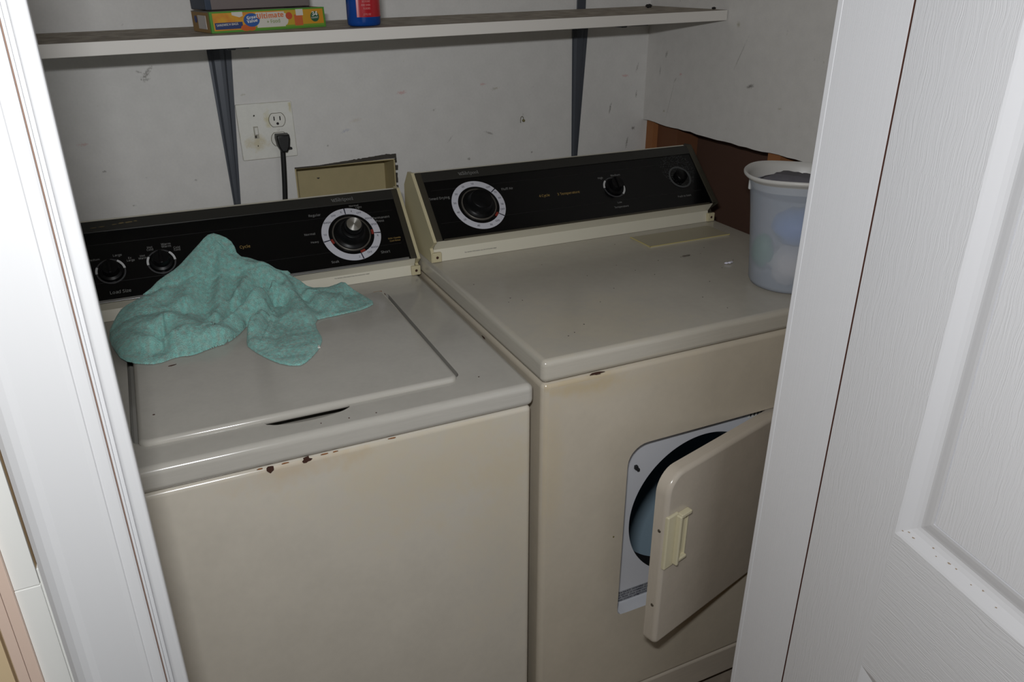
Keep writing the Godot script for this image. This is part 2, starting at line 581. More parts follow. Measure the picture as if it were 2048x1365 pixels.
func room():
	var pink := rgb(200, 140, 140)
	var grey := rgb(96, 92, 88)
	var olive := rgb(120, 112, 80)
	var blue := rgb(150, 156, 180)
	# back wall, with a hole for the utility box
	var wb := hull("wall_back", "scuffed white closet wall behind the two machines", "wall")
	var lo := Vector2(-1.6, 0.72)
	var hi := Vector2(0.02, 1.9)
	var marks := [[-0.677, 1.2145, 0.012, 0.004, 0.1, pink, 0.5], [-0.473, 1.2225, 0.007, 0.003, 0.1, pink, 0.45], [-0.456, 1.1055, 0.012, 0.002, -0.35, grey, 0.5], [-1.211, 1.278, 0.012, 0.003, 0.6, grey, 0.55], [-1.205, 1.288, 0.014, 0.0025, 0.7, grey, 0.45], [-1.222, 1.285, 0.009, 0.002, -0.5, grey, 0.4], [-1.212, 1.27, 0.008, 0.0025, 0.2, grey, 0.5], [-1.349, 1.1526, 0.01, 0.003, 0.0, pink, 0.4], [-1.321, 1.0956, 0.004, 0.003, 0.0, grey, 0.5], [-0.3375, 1.0484, 0.003, 0.002, 0.3, grey, 0.6], [-0.513, 1.047, 0.004, 0.003, 0.3, grey, 0.6], [-0.066, 1.2222, 0.011, 0.003, 0.0, pink, 0.55], [-0.107, 1.143, 0.014, 0.0022, 1.4, grey, 0.6], [-0.028, 1.1736, 0.008, 0.002, 1.5, grey, 0.55], [-0.032, 1.0856, 0.005, 0.0045, 0.0, grey, 0.7], [-0.049, 1.047, 0.014, 0.0025, 1.4, grey, 0.6], [-0.815, 1.139, 0.012, 0.003, 0.3, blue, 0.4], [-0.859, 1.109, 0.003, 0.002, 0.0, grey, 0.5], [-1.03, 1.23, 0.006, 0.002, 0.2, olive, 0.3], [-0.79, 1.16, 0.014, 0.004, 0.2, rgb(200, 190, 178), 0.5], [-0.03, 1.24, 0.012, 0.002, 1.35, grey, 0.4], [-0.6, 1.17, 0.005, 0.002, 0.4, grey, 0.35], [-0.44, 1.21, 0.01, 0.003, 0.1, olive, 0.3], [-1.15, 1.06, 0.004, 0.002, 0.4, grey, 0.4], [-0.56, 1.1, 0.01, 0.0015, 0.9, grey, 0.3], [-1.28, 1.02, 0.003, 0.002, 0, grey, 0.5]]
	var rng := RandomNumberGenerator.new()
	rng.seed = 5
	for k in 36:
		marks.append([rng.randf_range(-1.5, 0.0), rng.randf_range(0.95, 1.6), rng.randf_range(0.0008, 0.0025), rng.randf_range(0.0006, 0.0015), rng.randf_range(0, 3), grey if k % 3 else olive, rng.randf_range(0.12, 0.35)])
	M.back_wall = scuffed(rgb(214, 212, 209), lo, hi, marks, 61)
	var st := begin()
	var put := func(q): return Vector3(q.x, q.y, 0)
	var zb := Vector3(0, 0, 1)
	for r in [[Vector2(-1.6, 0), Vector2(HOLE_LO.x, 2.44)], [Vector2(HOLE_HI.x, 0), Vector2(0.0, 2.44)], [Vector2(HOLE_LO.x, HOLE_HI.y), Vector2(HOLE_HI.x, 2.44)], [Vector2(HOLE_LO.x, 0), Vector2(HOLE_HI.x, HOLE_LO.y)]]:
		wall_piece(st, r[0], r[1], lo, hi, put, zb)
	var w := obj(st, "drywall", M.back_wall, wb)
	st = begin()
	for r in [[Vector2(-1.7, 0), Vector2(HOLE_LO.x, 2.44)], [Vector2(HOLE_HI.x, 0), Vector2(0.13, 2.44)], [Vector2(HOLE_LO.x, HOLE_HI.y), Vector2(HOLE_HI.x, 2.44)], [Vector2(HOLE_LO.x, 0), Vector2(HOLE_HI.x, HOLE_LO.y)]]:
		rbox(st, Vector3(r[0].x, r[0].y, -0.13), Vector3(r[1].x, r[1].y, -0.0005), 0.0003, 1)
	obj(st, "backing", M.white_wall, wb)
	# torn paper and crumbled plaster round the cut-out
	var jag := noise(71, 0.9, 2)
	st = begin()
	for k in 46:
		var x0 := lerpf(-0.938, -0.699, k / 46.0)
		var x1 := lerpf(-0.938, -0.699, (k + 1) / 46.0)
		var f := clampf((k - 10) / 30.0, 0, 1)
		var a0 := 1.064 + f * 0.003
		var h0 := 0.0012 + f * 0.006 + 0.004 * f * absf(jag.get_noise_1d(k * 3.1))
		rbox(st, Vector3(x0, a0 - 0.002, -0.004), Vector3(x1 + 0.0005, a0 + h0, 0.0018 + 0.0008 * absf(jag.get_noise_1d(k * 5.7))), 0.0008, 1)
	for k in 18:
		var y0 := 1.066 - k * 0.006
		if jag.get_noise_1d(k * 9.3 + 40) > -0.05:
			rbox(st, Vector3(-0.7015, y0 - 0.006, -0.004), Vector3(-0.698 + 0.004 * absf(jag.get_noise_1d(k * 2.3)), y0, 0.0015), 0.0006, 1)
	obj(st, "torn_edge", M.torn, wb)
	# right wall: plasterboard ending ragged above the dryer, framing showing underneath
	var wr := hull("wall_right", "white closet side wall cut open at the bottom, showing framing", "wall")
	var rlo := Vector2(0.0, 1.0)
	var rhi := Vector2(1.05, 1.9)
	var rm := [[0.083, 1.278, 0.008, 0.004, 1.2, grey, 0.45], [0.061, 1.237, 0.012, 0.002, 1.5, grey, 0.45], [0.1475, 1.236, 0.006, 0.003, 0.3, pink, 0.6], [0.401, 1.235, 0.012, 0.004, 0.3, grey, 0.7], [0.127, 1.22, 0.008, 0.002, 0.9, grey, 0.35], [0.357, 1.297, 0.04, 0.0012, 1.1, grey, 0.4], [0.113, 1.17, 0.05, 0.001, 1.3, grey, 0.35], [0.09, 1.14, 0.004, 0.003, 0.0, olive, 0.4], [0.34, 1.36, 0.006, 0.006, 0, olive, 0.35], [0.5, 1.2, 0.006, 0.002, 0.1, olive, 0.3]]
	for k in 24:
		rm.append([rng.randf_range(0.02, 0.7), rng.randf_range(1.12, 1.5), rng.randf_range(0.0008, 0.003), rng.randf_range(0.0006, 0.0015), rng.randf_range(0, 3), grey if k % 2 else olive, rng.randf_range(0.12, 0.3)])
	M.side_wall = scuffed(rgb(212, 209, 205), rlo, rhi, rm, 62)
	st = begin()
	var bt := []
	for k in 41:
		var z := lerpf(0.0, 1.03, k / 40.0)
		bt.append([z, 1.1035 + 0.0022 * jag.get_noise_1d(k * 0.9) + 0.0035 * jag.get_noise_1d(k * 0.23 + 90)])
	for k in 40:
		for e in [[0.0, Vector3(-1, 0, 0)], [0.0127, Vector3(1, 0, 0)]]:
			var p := [Vector3(e[0], bt[k][1], bt[k][0]), Vector3(e[0], bt[k + 1][1], bt[k + 1][0]), Vector3(e[0], 2.44, bt[k + 1][0]), Vector3(e[0], 2.44, bt[k][0])]
			var uv := []
			for q in p:
				uv.append(Vector2((q.z - rlo.x) / (rhi.x - rlo.x), 1.0 - (q.y - rlo.y) / (rhi.y - rlo.y)))
			flat(st, p[0], p[1], p[2], p[3], e[1], uv)
	obj(st, "drywall", M.side_wall, wr)
	st = begin()
	for k in 40:
		flat(st, Vector3(-0.0004, bt[k][1], bt[k][0]), Vector3(-0.0004, bt[k + 1][1], bt[k + 1][0]), Vector3(0.0128, bt[k + 1][1] - 0.003 * absf(jag.get_noise_1d(k * 4.4)), bt[k + 1][0]), Vector3(0.0128, bt[k][1] - 0.003 * absf(jag.get_noise_1d((k - 1) * 4.4)), bt[k][0]), Vector3(0, -1, 0))
	obj(st, "torn_edge", M.torn, wr)
	slab(wr, "stud", Vector3(0.0135, 0, 0.0), Vector3(0.10, 2.4, 0.03), M.wood_stud)
	slab(wr, "stud", Vector3(0.03, 0, 0.03), Vector3(0.10, 2.4, 0.115), M.wood_dark)
	slab(wr, "stud", Vector3(0.0135, 0, 0.47), Vector3(0.10, 2.4, 0.508), M.wood_stud)
	slab(wr, "stud", Vector3(0.0135, 0, 0.9), Vector3(0.10, 2.4, 0.938), M.wood_stud)
	slab(wr, "backing_board", Vector3(0.10, 0, 0.0), Vector3(0.13, 2.44, 1.03), M.brown_board)
	# left wall, front wall, hall
	var wl := hull("wall_left", "white closet side wall left of the washer", "wall")
	slab(wl, "drywall", Vector3(-1.7, 0, 0.0), Vector3(-1.58, 2.44, 1.024), M.white_wall)
	var wf := hull("wall_front", "beige hall wall around the closet doorway", "wall")
	slab(wf, "drywall", Vector3(-3.6, 0, 1.026), Vector3(-1.4136, 2.44, 1.1385), M.tan_wall)
	slab(wf, "drywall", Vector3(-1.4114, 0, 1.026), Vector3(-1.3355, 2.44, 1.1385), M.tan_wall)
	slab(wf, "wall_panel", Vector3(-3.6, 0, 1.1386), Vector3(-1.4540, 2.44, 1.1480), M.tan_wall)
	slab(wf, "drywall", Vector3(-0.413, 0, 1.026), Vector3(2.4, 2.44, 1.1385), M.tan_wall)
	slab(wf, "drywall", Vector3(-1.3355, 2.07, 1.026), Vector3(-0.413, 2.44, 1.1385), M.tan_wall)
	var wh := hull("wall_hall", "plain beige hall wall behind the photographer", "wall")
	slab(wh, "drywall", Vector3(-3.7, 0, 5.0), Vector3(2.5, 2.44, 5.1), M.hall)
	slab(wh, "drywall", Vector3(-3.7, 0, 1.03), Vector3(-3.6, 2.44, 5.0), M.hall)
	slab(wh, "drywall", Vector3(2.4, 0, 1.03), Vector3(2.5, 2.44, 5.0), M.hall)
	var fo := slab(self, "floor", Vector3(-3.7, -0.1, -0.13), Vector3(2.5, 0.0, 5.1), M.floor)
	struct(fo, "dull grey-brown floor under the dryer", "floor")
	var ce := slab(self, "ceiling", Vector3(-3.7, 2.44, -0.13), Vector3(2.5, 2.54, 5.1), M.ceiling)
	struct(ce, "plain white ceiling over closet and hall", "ceiling")

func upright(parent: Node, called: String, prof: PackedVector2Array, y0: float, y1: float, m: Material) -> MeshInstance3D:
	# a moulding: profile in (x, z) carried up from y0 to y1
	var st := begin()
	for i in prof.size() - 1:
		var a := prof[i]
		var b := prof[i + 1]
		var d := (b - a).normalized()
		var n := Vector3(d.y, 0, -d.x)
		if n.z < -0.001 or (absf(n.z) <= 0.001 and i < 1):
			n = -n
		flat(st, Vector3(a.x, y0, a.y), Vector3(b.x, y0, b.y), Vector3(b.x, y1, b.y), Vector3(a.x, y1, a.y), n)
	return obj(st, called, m, parent)

func trims():
	# left side of the doorway: jamb edge, casing, then the trim of the next opening
	var t1 := hull("trim_1", "bright white jamb and door casing along the left of the doorway", "door trim")
	rounded("jamb_nosing", Vector3(-1.3290, 0, 1.122), Vector3(-1.316, 2.05, 1.139), 0.004, M.white_trim, t1, 3)
	slab(t1, "jamb", Vector3(-1.3353, 0, 1.022), Vector3(-1.3270, 2.05, 1.1215), M.white_trim)
	slab(t1, "jamb_backing", Vector3(-1.3353, 0, 1.1216), Vector3(-1.3291, 2.05, 1.133), M.white_trim)
	slab(t1, "jamb_bead", Vector3(-1.3343, 0, 1.13), Vector3(-1.3322, 2.05, 1.139), M.white_trim)
	slab(t1, "bare_wood_gap", Vector3(-1.3362, 0, 1.12), Vector3(-1.3344, 2.05, 1.1365), M.bare_wood)
	var c := PackedVector2Array([Vector2(-1.3354, 1.1360), Vector2(-1.3354, 1.1415), Vector2(-1.337, 1.143), Vector2(-1.344, 1.1445), Vector2(-1.3462, 1.1452), Vector2(-1.3470, 1.1468), Vector2(-1.352, 1.1475), Vector2(-1.370, 1.1485), Vector2(-1.388, 1.150), Vector2(-1.3915, 1.1512), Vector2(-1.394, 1.1522), Vector2(-1.400, 1.152), Vector2(-1.406, 1.1500), Vector2(-1.410, 1.1465), Vector2(-1.4115, 1.1385)])
	upright(t1, "casing", c, 0.0, 2.1, M.white_trim)
	# head and right jamb
	slab(t1, "head_jamb", Vector3(-1.3285, 2.05, 1.022), Vector3(-0.414, 2.069, 1.139), M.white_trim)
	slab(t1, "head_casing", Vector3(-1.41, 2.057, 1.1388), Vector3(-0.34, 2.115, 1.15), M.white_trim)
	var t2 := hull("trim_2", "white painted jamb board on the right of the doorway", "door trim")
	var st := begin()
	rbox(st, Vector3(-0.433, 0, 1.034), Vector3(-0.414, 2.05, 1.1368), 0.0008, 2)
	obj(st, "jamb", M.door0, t2)
	st = begin()
	rbox(st, Vector3(-0.4322, 0, 1.0235), Vector3(-0.414, 2.05, 1.033), 0.0015, 2)
	obj(st, "jamb_edge", M.door_plain, t2)
	slab(t2, "hinge_gap_shade", Vector3(-0.4329, 0, 1.1366), Vector3(-0.418, 2.05, 1.1376), M.hinge_gap_brown)  # dark strip coloured in as the shaded gap between jamb and door
	# gap, filler strip and peach trim at far left
	var t3 := hull("trim_3", "narrow off-white filler strip beside the left casing", "trim strip")
	slab(t3, "strip", Vector3(-1.4335, 0.966, 1.1388), Vector3(-1.4134, 2.2, 1.1425), M.hall_trim)
	slab(t3, "strip", Vector3(-1.4335, 0, 1.1388), Vector3(-1.4130, 0.9652, 1.1432), M.hall_trim)
	slab(t3, "caulk", Vector3(-1.4130, 0, 1.1300), Vector3(-1.411, 0.982, 1.1412), M.hall_trim)
	var t4 := hull("trim_4", "peach painted wooden trim at the far left edge", "trim strip")
	slab(t4, "board", Vector3(-1.4425, 0, 1.1388), Vector3(-1.4337, 2.2, 1.148), M.peach)
	slab(t4, "board", Vector3(-1.4515, 0, 1.1388), Vector3(-1.4429, 2.2, 1.1475), M.peach)

# ====================================================== the open door
func panel_door():
	var d := hull("door_1", "white six-panel door with pressed wood grain, standing open on the right", "door")
		# own axes: x away from the hinge, y up, +z = the face towards the closet opening
	d.transform = Transform3D(Basis(Vector3(-sin(deg_to_rad(10)), 0, cos(deg_to_rad(10))), Vector3.UP, Vector3(-cos(deg_to_rad(10)), 0, -sin(deg_to_rad(10)))), Vector3(-0.4336, 0.0, 1.1402))
	var W := 0.86
	var H := 2.035
	var cols := [[0.150, 0.40], [0.46, 0.709]]
	var rows := [[0.23, 0.562], [0.797, 1.60], [1.71, 1.90]]
	var T := 0.035
	rounded("core", Vector3(0.001, 0.012, -T), Vector3(W, H, -0.016), 0.001, M.door0, d, 1)
	var xs := [0.0, cols[0][0], cols[0][1], cols[1][0], cols[1][1], W]
	for k in [0, 2, 4]:
		stile(d, "stile", xs[k], 0.012, xs[k + 1], H, -0.016, false)
	var ys := [0.012, rows[0][0], rows[0][1], rows[1][0], rows[1][1], rows[2][0], rows[2][1], H]
	for c in cols:
		for k in [0, 2, 4, 6]:
			stile(d, "rail", c[0], ys[k], c[1], ys[k + 1], -0.016, true)
		for r in rows:
			moulded(d, Vector2(c[0], r[0]), Vector2(c[1], r[1]))
	# flaked paint along the lower moulding
	for e in [[0.166, 0.0120, 0.0022, 0.0008], [0.176, 0.0105, 0.0030, 0.0009], [0.158, 0.0085, 0.0016, 0.0008], [0.205, 0.0165, 0.0014, 0.0008], [0.214, 0.0115, 0.0012, 0.0006], [0.232, 0.0150, 0.0028, 0.0010], [0.243, 0.0155, 0.0016, 0.0008], [0.268, 0.0130, 0.0012, 0.0008], [0.283, 0.0165, 0.0016, 0.0009], [0.305, 0.0120, 0.0014, 0.0007]]:
		chip(d, Vector3(e[0], 0.797 + e[1], -0.0042 - (e[1] - 0.009) * 0.52 + 0.0003), Vector2(e[2], e[3]), int(e[0] * 1000), mat(rgb(176, 158, 138), 0.8), Vector3(-0.47, 0, 0.2), "paint_flake")

func stile(d: Node3D, called: String, x0: float, y0: float, x1: float, y1: float, z: float, across: bool):
	var st := begin()
	var b := 0.0006
	var c := [Vector2(x0, y0), Vector2(x1, y0), Vector2(x1, y1), Vector2(x0, y1)]
	var p := []
	var uv := []
	for q in c:
		p.append(Vector3(q.x, q.y, 0))
		uv.append(Vector2(q.y, q.x) * 4.0 if across else Vector2(q.x, q.y) * 4.0)
	flat(st, p[0], p[1], p[2], p[3], Vector3(0, 0, 1), uv)
	for i in 4:
		var j := (i + 1) % 4
		var e: Vector3 = (p[j] - p[i]).normalized()
		flat(st, p[i], p[j], p[j] + Vector3(0, 0, z), p[i] + Vector3(0, 0, z), Vector3(e.y, -e.x, 0))
	obj(st, called, M.door1 if across else M.door0, d)

func moulded(d: Node3D, lo: Vector2, hi: Vector2):
	var st := begin()
	var prof := [[0.0, 0.0], [0.003, -0.0012], [0.009, -0.0042], [0.016, -0.0078], [0.022, -0.0098], [0.027, -0.0106], [0.031, -0.0096], [0.038, -0.0068], [0.045, -0.0046], [0.0492, -0.0040], [0.0494, -0.009], [0.0508, -0.009], [0.0510, -0.0044]]
	for k in prof.size() - 1:
		var a = prof[k]
		var b = prof[k + 1]
		var ra := [Vector2(lo.x + a[0], lo.y + a[0]), Vector2(hi.x - a[0], lo.y + a[0]), Vector2(hi.x - a[0], hi.y - a[0]), Vector2(lo.x + a[0], hi.y - a[0])]
		var rb := [Vector2(lo.x + b[0], lo.y + b[0]), Vector2(hi.x - b[0], lo.y + b[0]), Vector2(hi.x - b[0], hi.y - b[0]), Vector2(lo.x + b[0], hi.y - b[0])]
		for i in 4:
			var j := (i + 1) % 4
			var p := [Vector3(ra[i].x, ra[i].y, a[1]), Vector3(ra[j].x, ra[j].y, a[1]), Vector3(rb[j].x, rb[j].y, b[1]), Vector3(rb[i].x, rb[i].y, b[1])]
			var n: Vector3 = (p[1] - p[0]).cross(p[3] - p[0]).normalized()
			if n.z < 0:
				n = -n
			flat(st, p[0], p[1], p[2], p[3], n)
	obj(st, "panel_moulding", M.door_plain, d)
	st = begin()
	var e: float = prof[-1][0]
	var c := [Vector2(lo.x + e, lo.y + e), Vector2(hi.x - e, lo.y + e), Vector2(hi.x - e, hi.y - e), Vector2(lo.x + e, hi.y - e)]
	flat(st, Vector3(c[0].x, c[0].y, -0.0044), Vector3(c[1].x, c[1].y, -0.0044), Vector3(c[2].x, c[2].y, -0.0044), Vector3(c[3].x, c[3].y, -0.0044), Vector3(0, 0, 1), [c[0] * 4.0, c[1] * 4.0, c[2] * 4.0, c[3] * 4.0])
	obj(st, "door_panel", M.door0, d)

# ====================================================== shelf
const SHELF_TILT := 0.0198
func on_shelf(x: float, z: float, up := 0.0) -> Vector3:
	return Vector3(x, 1.3881 + SHELF_TILT * x + up, z)

func shelf_and_brackets():
	var s := thing("wall_shelf", "long white-edged shelf board with a dusty brown top on the back wall", "shelf", Vector3(0, 1.3881, 0))
	s.rotation.z = SHELF_TILT
	rounded("board", Vector3(-1.575, -0.0215, 0.012), Vector3(-0.003, -0.0004, 0.3005), 0.001, M.shelf_edge, s, 1)
	var st := begin()
	flat(st, Vector3(-1.575, 0, 0.012), Vector3(-0.003, 0, 0.012), Vector3(-0.003, 0, 0.3015), Vector3(-1.575, 0, 0.3015), Vector3.UP, [Vector2(0, 0), Vector2(1, 0), Vector2(1, 1), Vector2(0, 1)])
	obj(st, "dusty_top", M.shelf_top, s)
	rounded("front_edge", Vector3(-1.575, -0.0218, 0.3005), Vector3(-0.003, -0.0002, 0.3035), 0.001, M.shelf_edge, s, 1)
	for b in [[-1.0875, -1.0384, -1.0796, -1.0648, 1.329, 0.993, "dark grey steel shelf bracket just left of the power outlet"], [-0.2290, -0.1830, -0.2195, -0.2036, 1.345, 1.0, "dark grey steel shelf bracket above the dryer controls"]]:
		var t := thing("shelf_bracket", b[6], "bracket", Vector3.ZERO, 0.0, "shelf brackets")
		var top: float = b[4] + 0.16
		var k: float = 0.0
		# wall leg: tapering ribbed strip
		st = begin()
		var xa: float = b[0]
		var xb: float = b[1]
		var pts := [[xa, xb, b[4]], [b[2], b[3], b[5]]]
		var prof := [[0.0, 0.0015], [0.12, 0.002], [0.24, 0.0075], [0.5, 0.0085], [0.66, 0.0078], [0.76, 0.002], [1.0, 0.0015]]
		for i in prof.size() - 1:
			var q := []
			for e in [[0, i], [0, i + 1], [1, i + 1], [1, i]]:
				var r = pts[e[0]]
				q.append(Vector3(lerpf(r[0], r[1], prof[e[1]][0]), r[2], prof[e[1]][1]))
			var n: Vector3 = (q[1] - q[0]).cross(q[3] - q[0]).normalized()
			if n.z < 0:
				n = -n
			flat(st, q[0], q[1], q[2], q[3], n)
		rbox(st, Vector3(b[2], b[5] - 0.004, 0.0), Vector3(b[3], b[5] + 0.012, 0.003), 0.001, 1)
		var sx: float = (xa + xb) * 0.5
		obj(st, "wall_leg", M.bracket, t)
		st = begin()
		rbox(st, Vector3(sx - 0.012, b[4] - 0.01, 0.0005), Vector3(sx + 0.012, top, 0.005), 0.001, 1)
		obj(st, "upper_leg", M.bracket, t)
		# arm under the shelf
		st = begin()
		var ya := 1.3881 + SHELF_TILT * sx - 0.0225
		rbox(st, Vector3(sx - 0.022, ya - 0.004, 0.002), Vector3(sx + 0.022, ya, 0.26), 0.001, 1)
		rbox(st, Vector3(sx - 0.008, ya - 0.011, 0.004), Vector3(sx + 0.008, ya - 0.003, 0.2), 0.003, 2)
		obj(st, "shelf_arm", M.bracket, t)
		st = begin()
		lathe(st, PackedVector2Array([Vector2(0.0, 0.002), Vector2(0.002, 0.0018), Vector2(0.003, 0)]), 10)
		var sc := obj(st, "screw", M.screw, t)
		sc.position = Vector3((b[2] + b[3]) * 0.5, b[5] + 0.012, 0.004)
		sc.rotation.x = PI / 2

# ====================================================== consoles
# own axes of the returned panel: x right, y up the slope, z out of it
func console(root: Node3D, x0: float, x1: float, yd: float, zf: float, pb: Vector2, pt: Vector2, shiny: bool) -> MeshInstance3D:
	# pb, pt = (z, y) of the lower and upper edge of the black panel
	var body := PackedVector2Array([Vector2(zf, yd + 0.0005), Vector2(zf - 0.006, yd + (pb.y - yd) * 0.52), pb + Vector2(-0.004, -0.001), pt + Vector2(-0.002, -0.002), pt + Vector2(-0.02, 0.0005), pt + Vector2(-0.048, -0.03), Vector2(pt.x - 0.05, yd + 0.0005)])
	var st := begin()
	prism_x(st, body, x0 + 0.008, x1 - 0.008)
	obj(st, "console_body", M.console, root)
	var out := (pt - pb).normalized()
	var nrm := Vector2(-out.y, out.x)
	if nrm.x < 0:
		nrm = -nrm
	var cap := PackedVector2Array([Vector2(zf + 0.002, yd + 0.0005), Vector2(zf + 0.002, yd + 0.018), Vector2(zf - 0.006, yd + (pb.y - yd) * 0.6), pb + nrm * 0.004 + out * -0.004, pt + nrm * 0.004 + out * 0.002, pt + Vector2(-0.022, 0.003), pt + Vector2(-0.05, -0.03), Vector2(pt.x - 0.052, yd + 0.0005)])
	for e in [[x0, x0 + 0.0065], [x1 - (0.0065 if shiny else 0.0025), x1]]:
		st = begin()
		prism_x(st, cap, e[0], e[1])
		var c := obj(st, "end_cap", M.cap if shiny or e[0] == x0 else M.strip_side, root)
		# foot tab with its screw
		var fx: float = e[0] + (0.004 if e[0] == x0 else -0.009)
		st = begin()
		rbox(st, Vector3(fx - 0.002, yd + 0.0005, zf - 0.004), Vector3(fx + 0.018, yd + 0.021, zf + 0.0045), 0.002, 2)
		obj(st, "foot_tab", M.cap, c)
		st = begin()
		lathe(st, PackedVector2Array([Vector2(0.0, 0.0015), Vector2(0.0022, 0.001), Vector2(0.003, 0)]), 12)
		var s := obj(st, "screw", M.rust, c)
		s.position = Vector3(fx + 0.008, yd + 0.011, zf + 0.0046)
		s.rotation.x = PI / 2
	var L := (pt - pb).length()
	st = begin()
	rbox(st, Vector3(0.0066, 0.0, 0.0), Vector3(x1 - x0 - 0.0066, L, 0.003), 0.0006, 1)
	var p := obj(st, "control_panel", M.black_panel if shiny else M.dusty_panel, root)
	var phi := -atan2(pb.x - pt.x, pt.y - pb.y)
	p.transform = Transform3D(Basis(Vector3.RIGHT, phi), Vector3(x0, pb.y, pb.x))
	var W := x1 - x0
	rounded("top_strip", Vector3(0.010, L - 0.023, 0.0025), Vector3(W - 0.010, L + 0.001, 0.0048), 0.001, M.strip, p, 1)
	for e in [0.0068, W - (0.0203 if shiny else 0.0162)]:
		rounded("side_strip", Vector3(e, -0.001, 0.0026), Vector3(e + 0.0135, L + 0.001, 0.0056), 0.0015, M.strip_side, p, 2)
	rounded("bottom_strip", Vector3(0.0235, -0.002, 0.0026), Vector3(W - 0.0235, 0.0018 if not shiny else 0.0035, 0.0048), 0.0008, M.chrome if shiny else M.strip_side, p, 1)
	for y in [0.118, 0.038]:
		st = begin()
		rbox(st, Vector3(0.03, y, 0.0028), Vector3(W - 0.03, y + 0.0006, 0.0032), 0.0001, 1)
		obj(st, "score_line", mat(rgb(30, 30, 31), 0.4), p)
	return p

func disc(parent: Node3D, called: String, prof: Array, at: Vector3, m: Material, seg := 40, smooth := true) -> MeshInstance3D:
	var st := begin()
	lathe(st, PackedVector2Array(prof), seg, smooth)
	var o := obj(st, called, m, parent)
	o.position = at
	o.rotation.x = PI / 2
	return o

func arc(parent: Node3D, called: String, c: Vector2, r0: float, r1: float, a0: float, a1: float, z0: float, z1: float, m: Material):
	var pts := PackedVector2Array()
	var n := maxi(2, int(absf(a1 - a0) / 0.12))
	for k in n + 1:
		var a := lerpf(a0, a1, float(k) / n)
		pts.append(c + Vector2(cos(a), sin(a)) * r1)
	for k in n + 1:
		var a := lerpf(a1, a0, float(k) / n)
		pts.append(c + Vector2(cos(a), sin(a)) * r0)
	var st := begin()
	plate(st, pts, z0, z1)
	return obj(st, called, m, parent)

func cycle_dial(p: Node3D, c: Vector2, r: float, metal: bool, ticks: Array, reds: Array, codes: Array):
	# printed ring, clear skirt edge, black knob, brushed cap
	disc(p, "dial_ring", [Vector2(r, 0.0), Vector2(r, 0.0008), Vector2(r - 0.0004, 0.001), Vector2(r * 0.77, 0.001), Vector2(r * 0.77, 0.0)], Vector3(c.x, c.y, 0.003), M.dial_ring, 64, false)
	for a in ticks:
		arc(p, "dial_tick", c, r * 0.77, r * 0.995, a - 0.022, a + 0.022, 0.003, 0.0042, M.ink)
	for a in reds:
		arc(p, "dial_pointer", c, r * 0.68, r * 0.76, a - 0.12, a + 0.12, 0.003, 0.0046, M.red)
	for e in codes:
		var a: float = e[1]
		words(p, e[0], 0.0042, Vector3(c.x + cos(a) * r * 0.885, c.y + sin(a) * r * 0.885, 0.0042), M.ink)
	disc(p, "knob_skirt", [Vector2(r * 0.655, 0.0), Vector2(r * 0.655, 0.003), Vector2(r * 0.64, 0.0042), Vector2(r * 0.61, 0.0042), Vector2(r * 0.60, 0.003)], Vector3(c.x, c.y, 0.003), M.knob_ring, 56)
	var kh := 0.026
	disc(p, "knob", [Vector2(r * 0.6, 0.0), Vector2(r * 0.59, 0.004), Vector2(r * 0.5, 0.006), Vector2(r * 0.44, 0.009), Vector2(r * 0.40, kh - 0.004), Vector2(r * 0.385, kh - 0.001), Vector2(r * 0.36, kh), Vector2(0, kh)], Vector3(c.x, c.y, 0.003), M.knob, 48)
	if metal:
		disc(p, "knob_cap", [Vector2(r * 0.29, 0.0), Vector2(r * 0.285, 0.012), Vector2(r * 0.255, 0.0165), Vector2(r * 0.245, 0.017), Vector2(0, 0.0172)], Vector3(c.x, c.y, 0.003 + kh - 0.001), M.knob, 36)
		disc(p, "knob_face", [Vector2(r * 0.245, 0.0), Vector2(r * 0.245, 0.0012), Vector2(r * 0.12, 0.0014), Vector2(r * 0.01, 0.0016)], Vector3(c.x, c.y, 0.003 + kh + 0.0158), M.steel, 36)

func small_knob(p: Node3D, c: Vector2, r: float, arcs: Array):
	disc(p, "knob_ring", [Vector2(r, 0.0), Vector2(r, 0.001), Vector2(r * 0.9, 0.0012), Vector2(r * 0.9, 0.0)], Vector3(c.x, c.y, 0.003), mat(rgb(60, 60, 62), 0.4), 48, false)
	for a in arcs:
		arc(p, "knob_mark", c, r * 0.87, r * 1.02, a[0], a[1], 0.003, 0.0047, M.white_ink)
	disc(p, "knob", [Vector2(r * 0.82, 0.0), Vector2(r * 0.8, 0.006), Vector2(r * 0.62, 0.008), Vector2(r * 0.58, 0.019), Vector2(r * 0.54, 0.021), Vector2(0, 0.021)], Vector3(c.x, c.y, 0.003), M.knob, 36)
	rounded("knob_grip", Vector3(c.x - r * 0.12, c.y - r * 0.55, 0.022), Vector3(c.x + r * 0.12, c.y + r * 0.55, 0.0275), 0.0015, M.knob, p, 2)

func brand_mark(p: Node3D, at: Vector2):
	words(p, "Whirlpool", 0.0068, Vector3(at.x, at.y, 0.0052), M.grey_ink, "Droid Serif")
	var st := begin()
	var ring := []
	for k in 25:
		var a := TAU * k / 24.0
		ring.append(Vector3(at.x - 0.012 + cos(a) * 0.0075, at.y + 0.0008 + sin(a) * 0.0034 + cos(a) * 0.0018, 0.0051))
	tube(st, ring, 0.0003, 5)
	obj(st, "brand_ring", M.grey_ink, p)

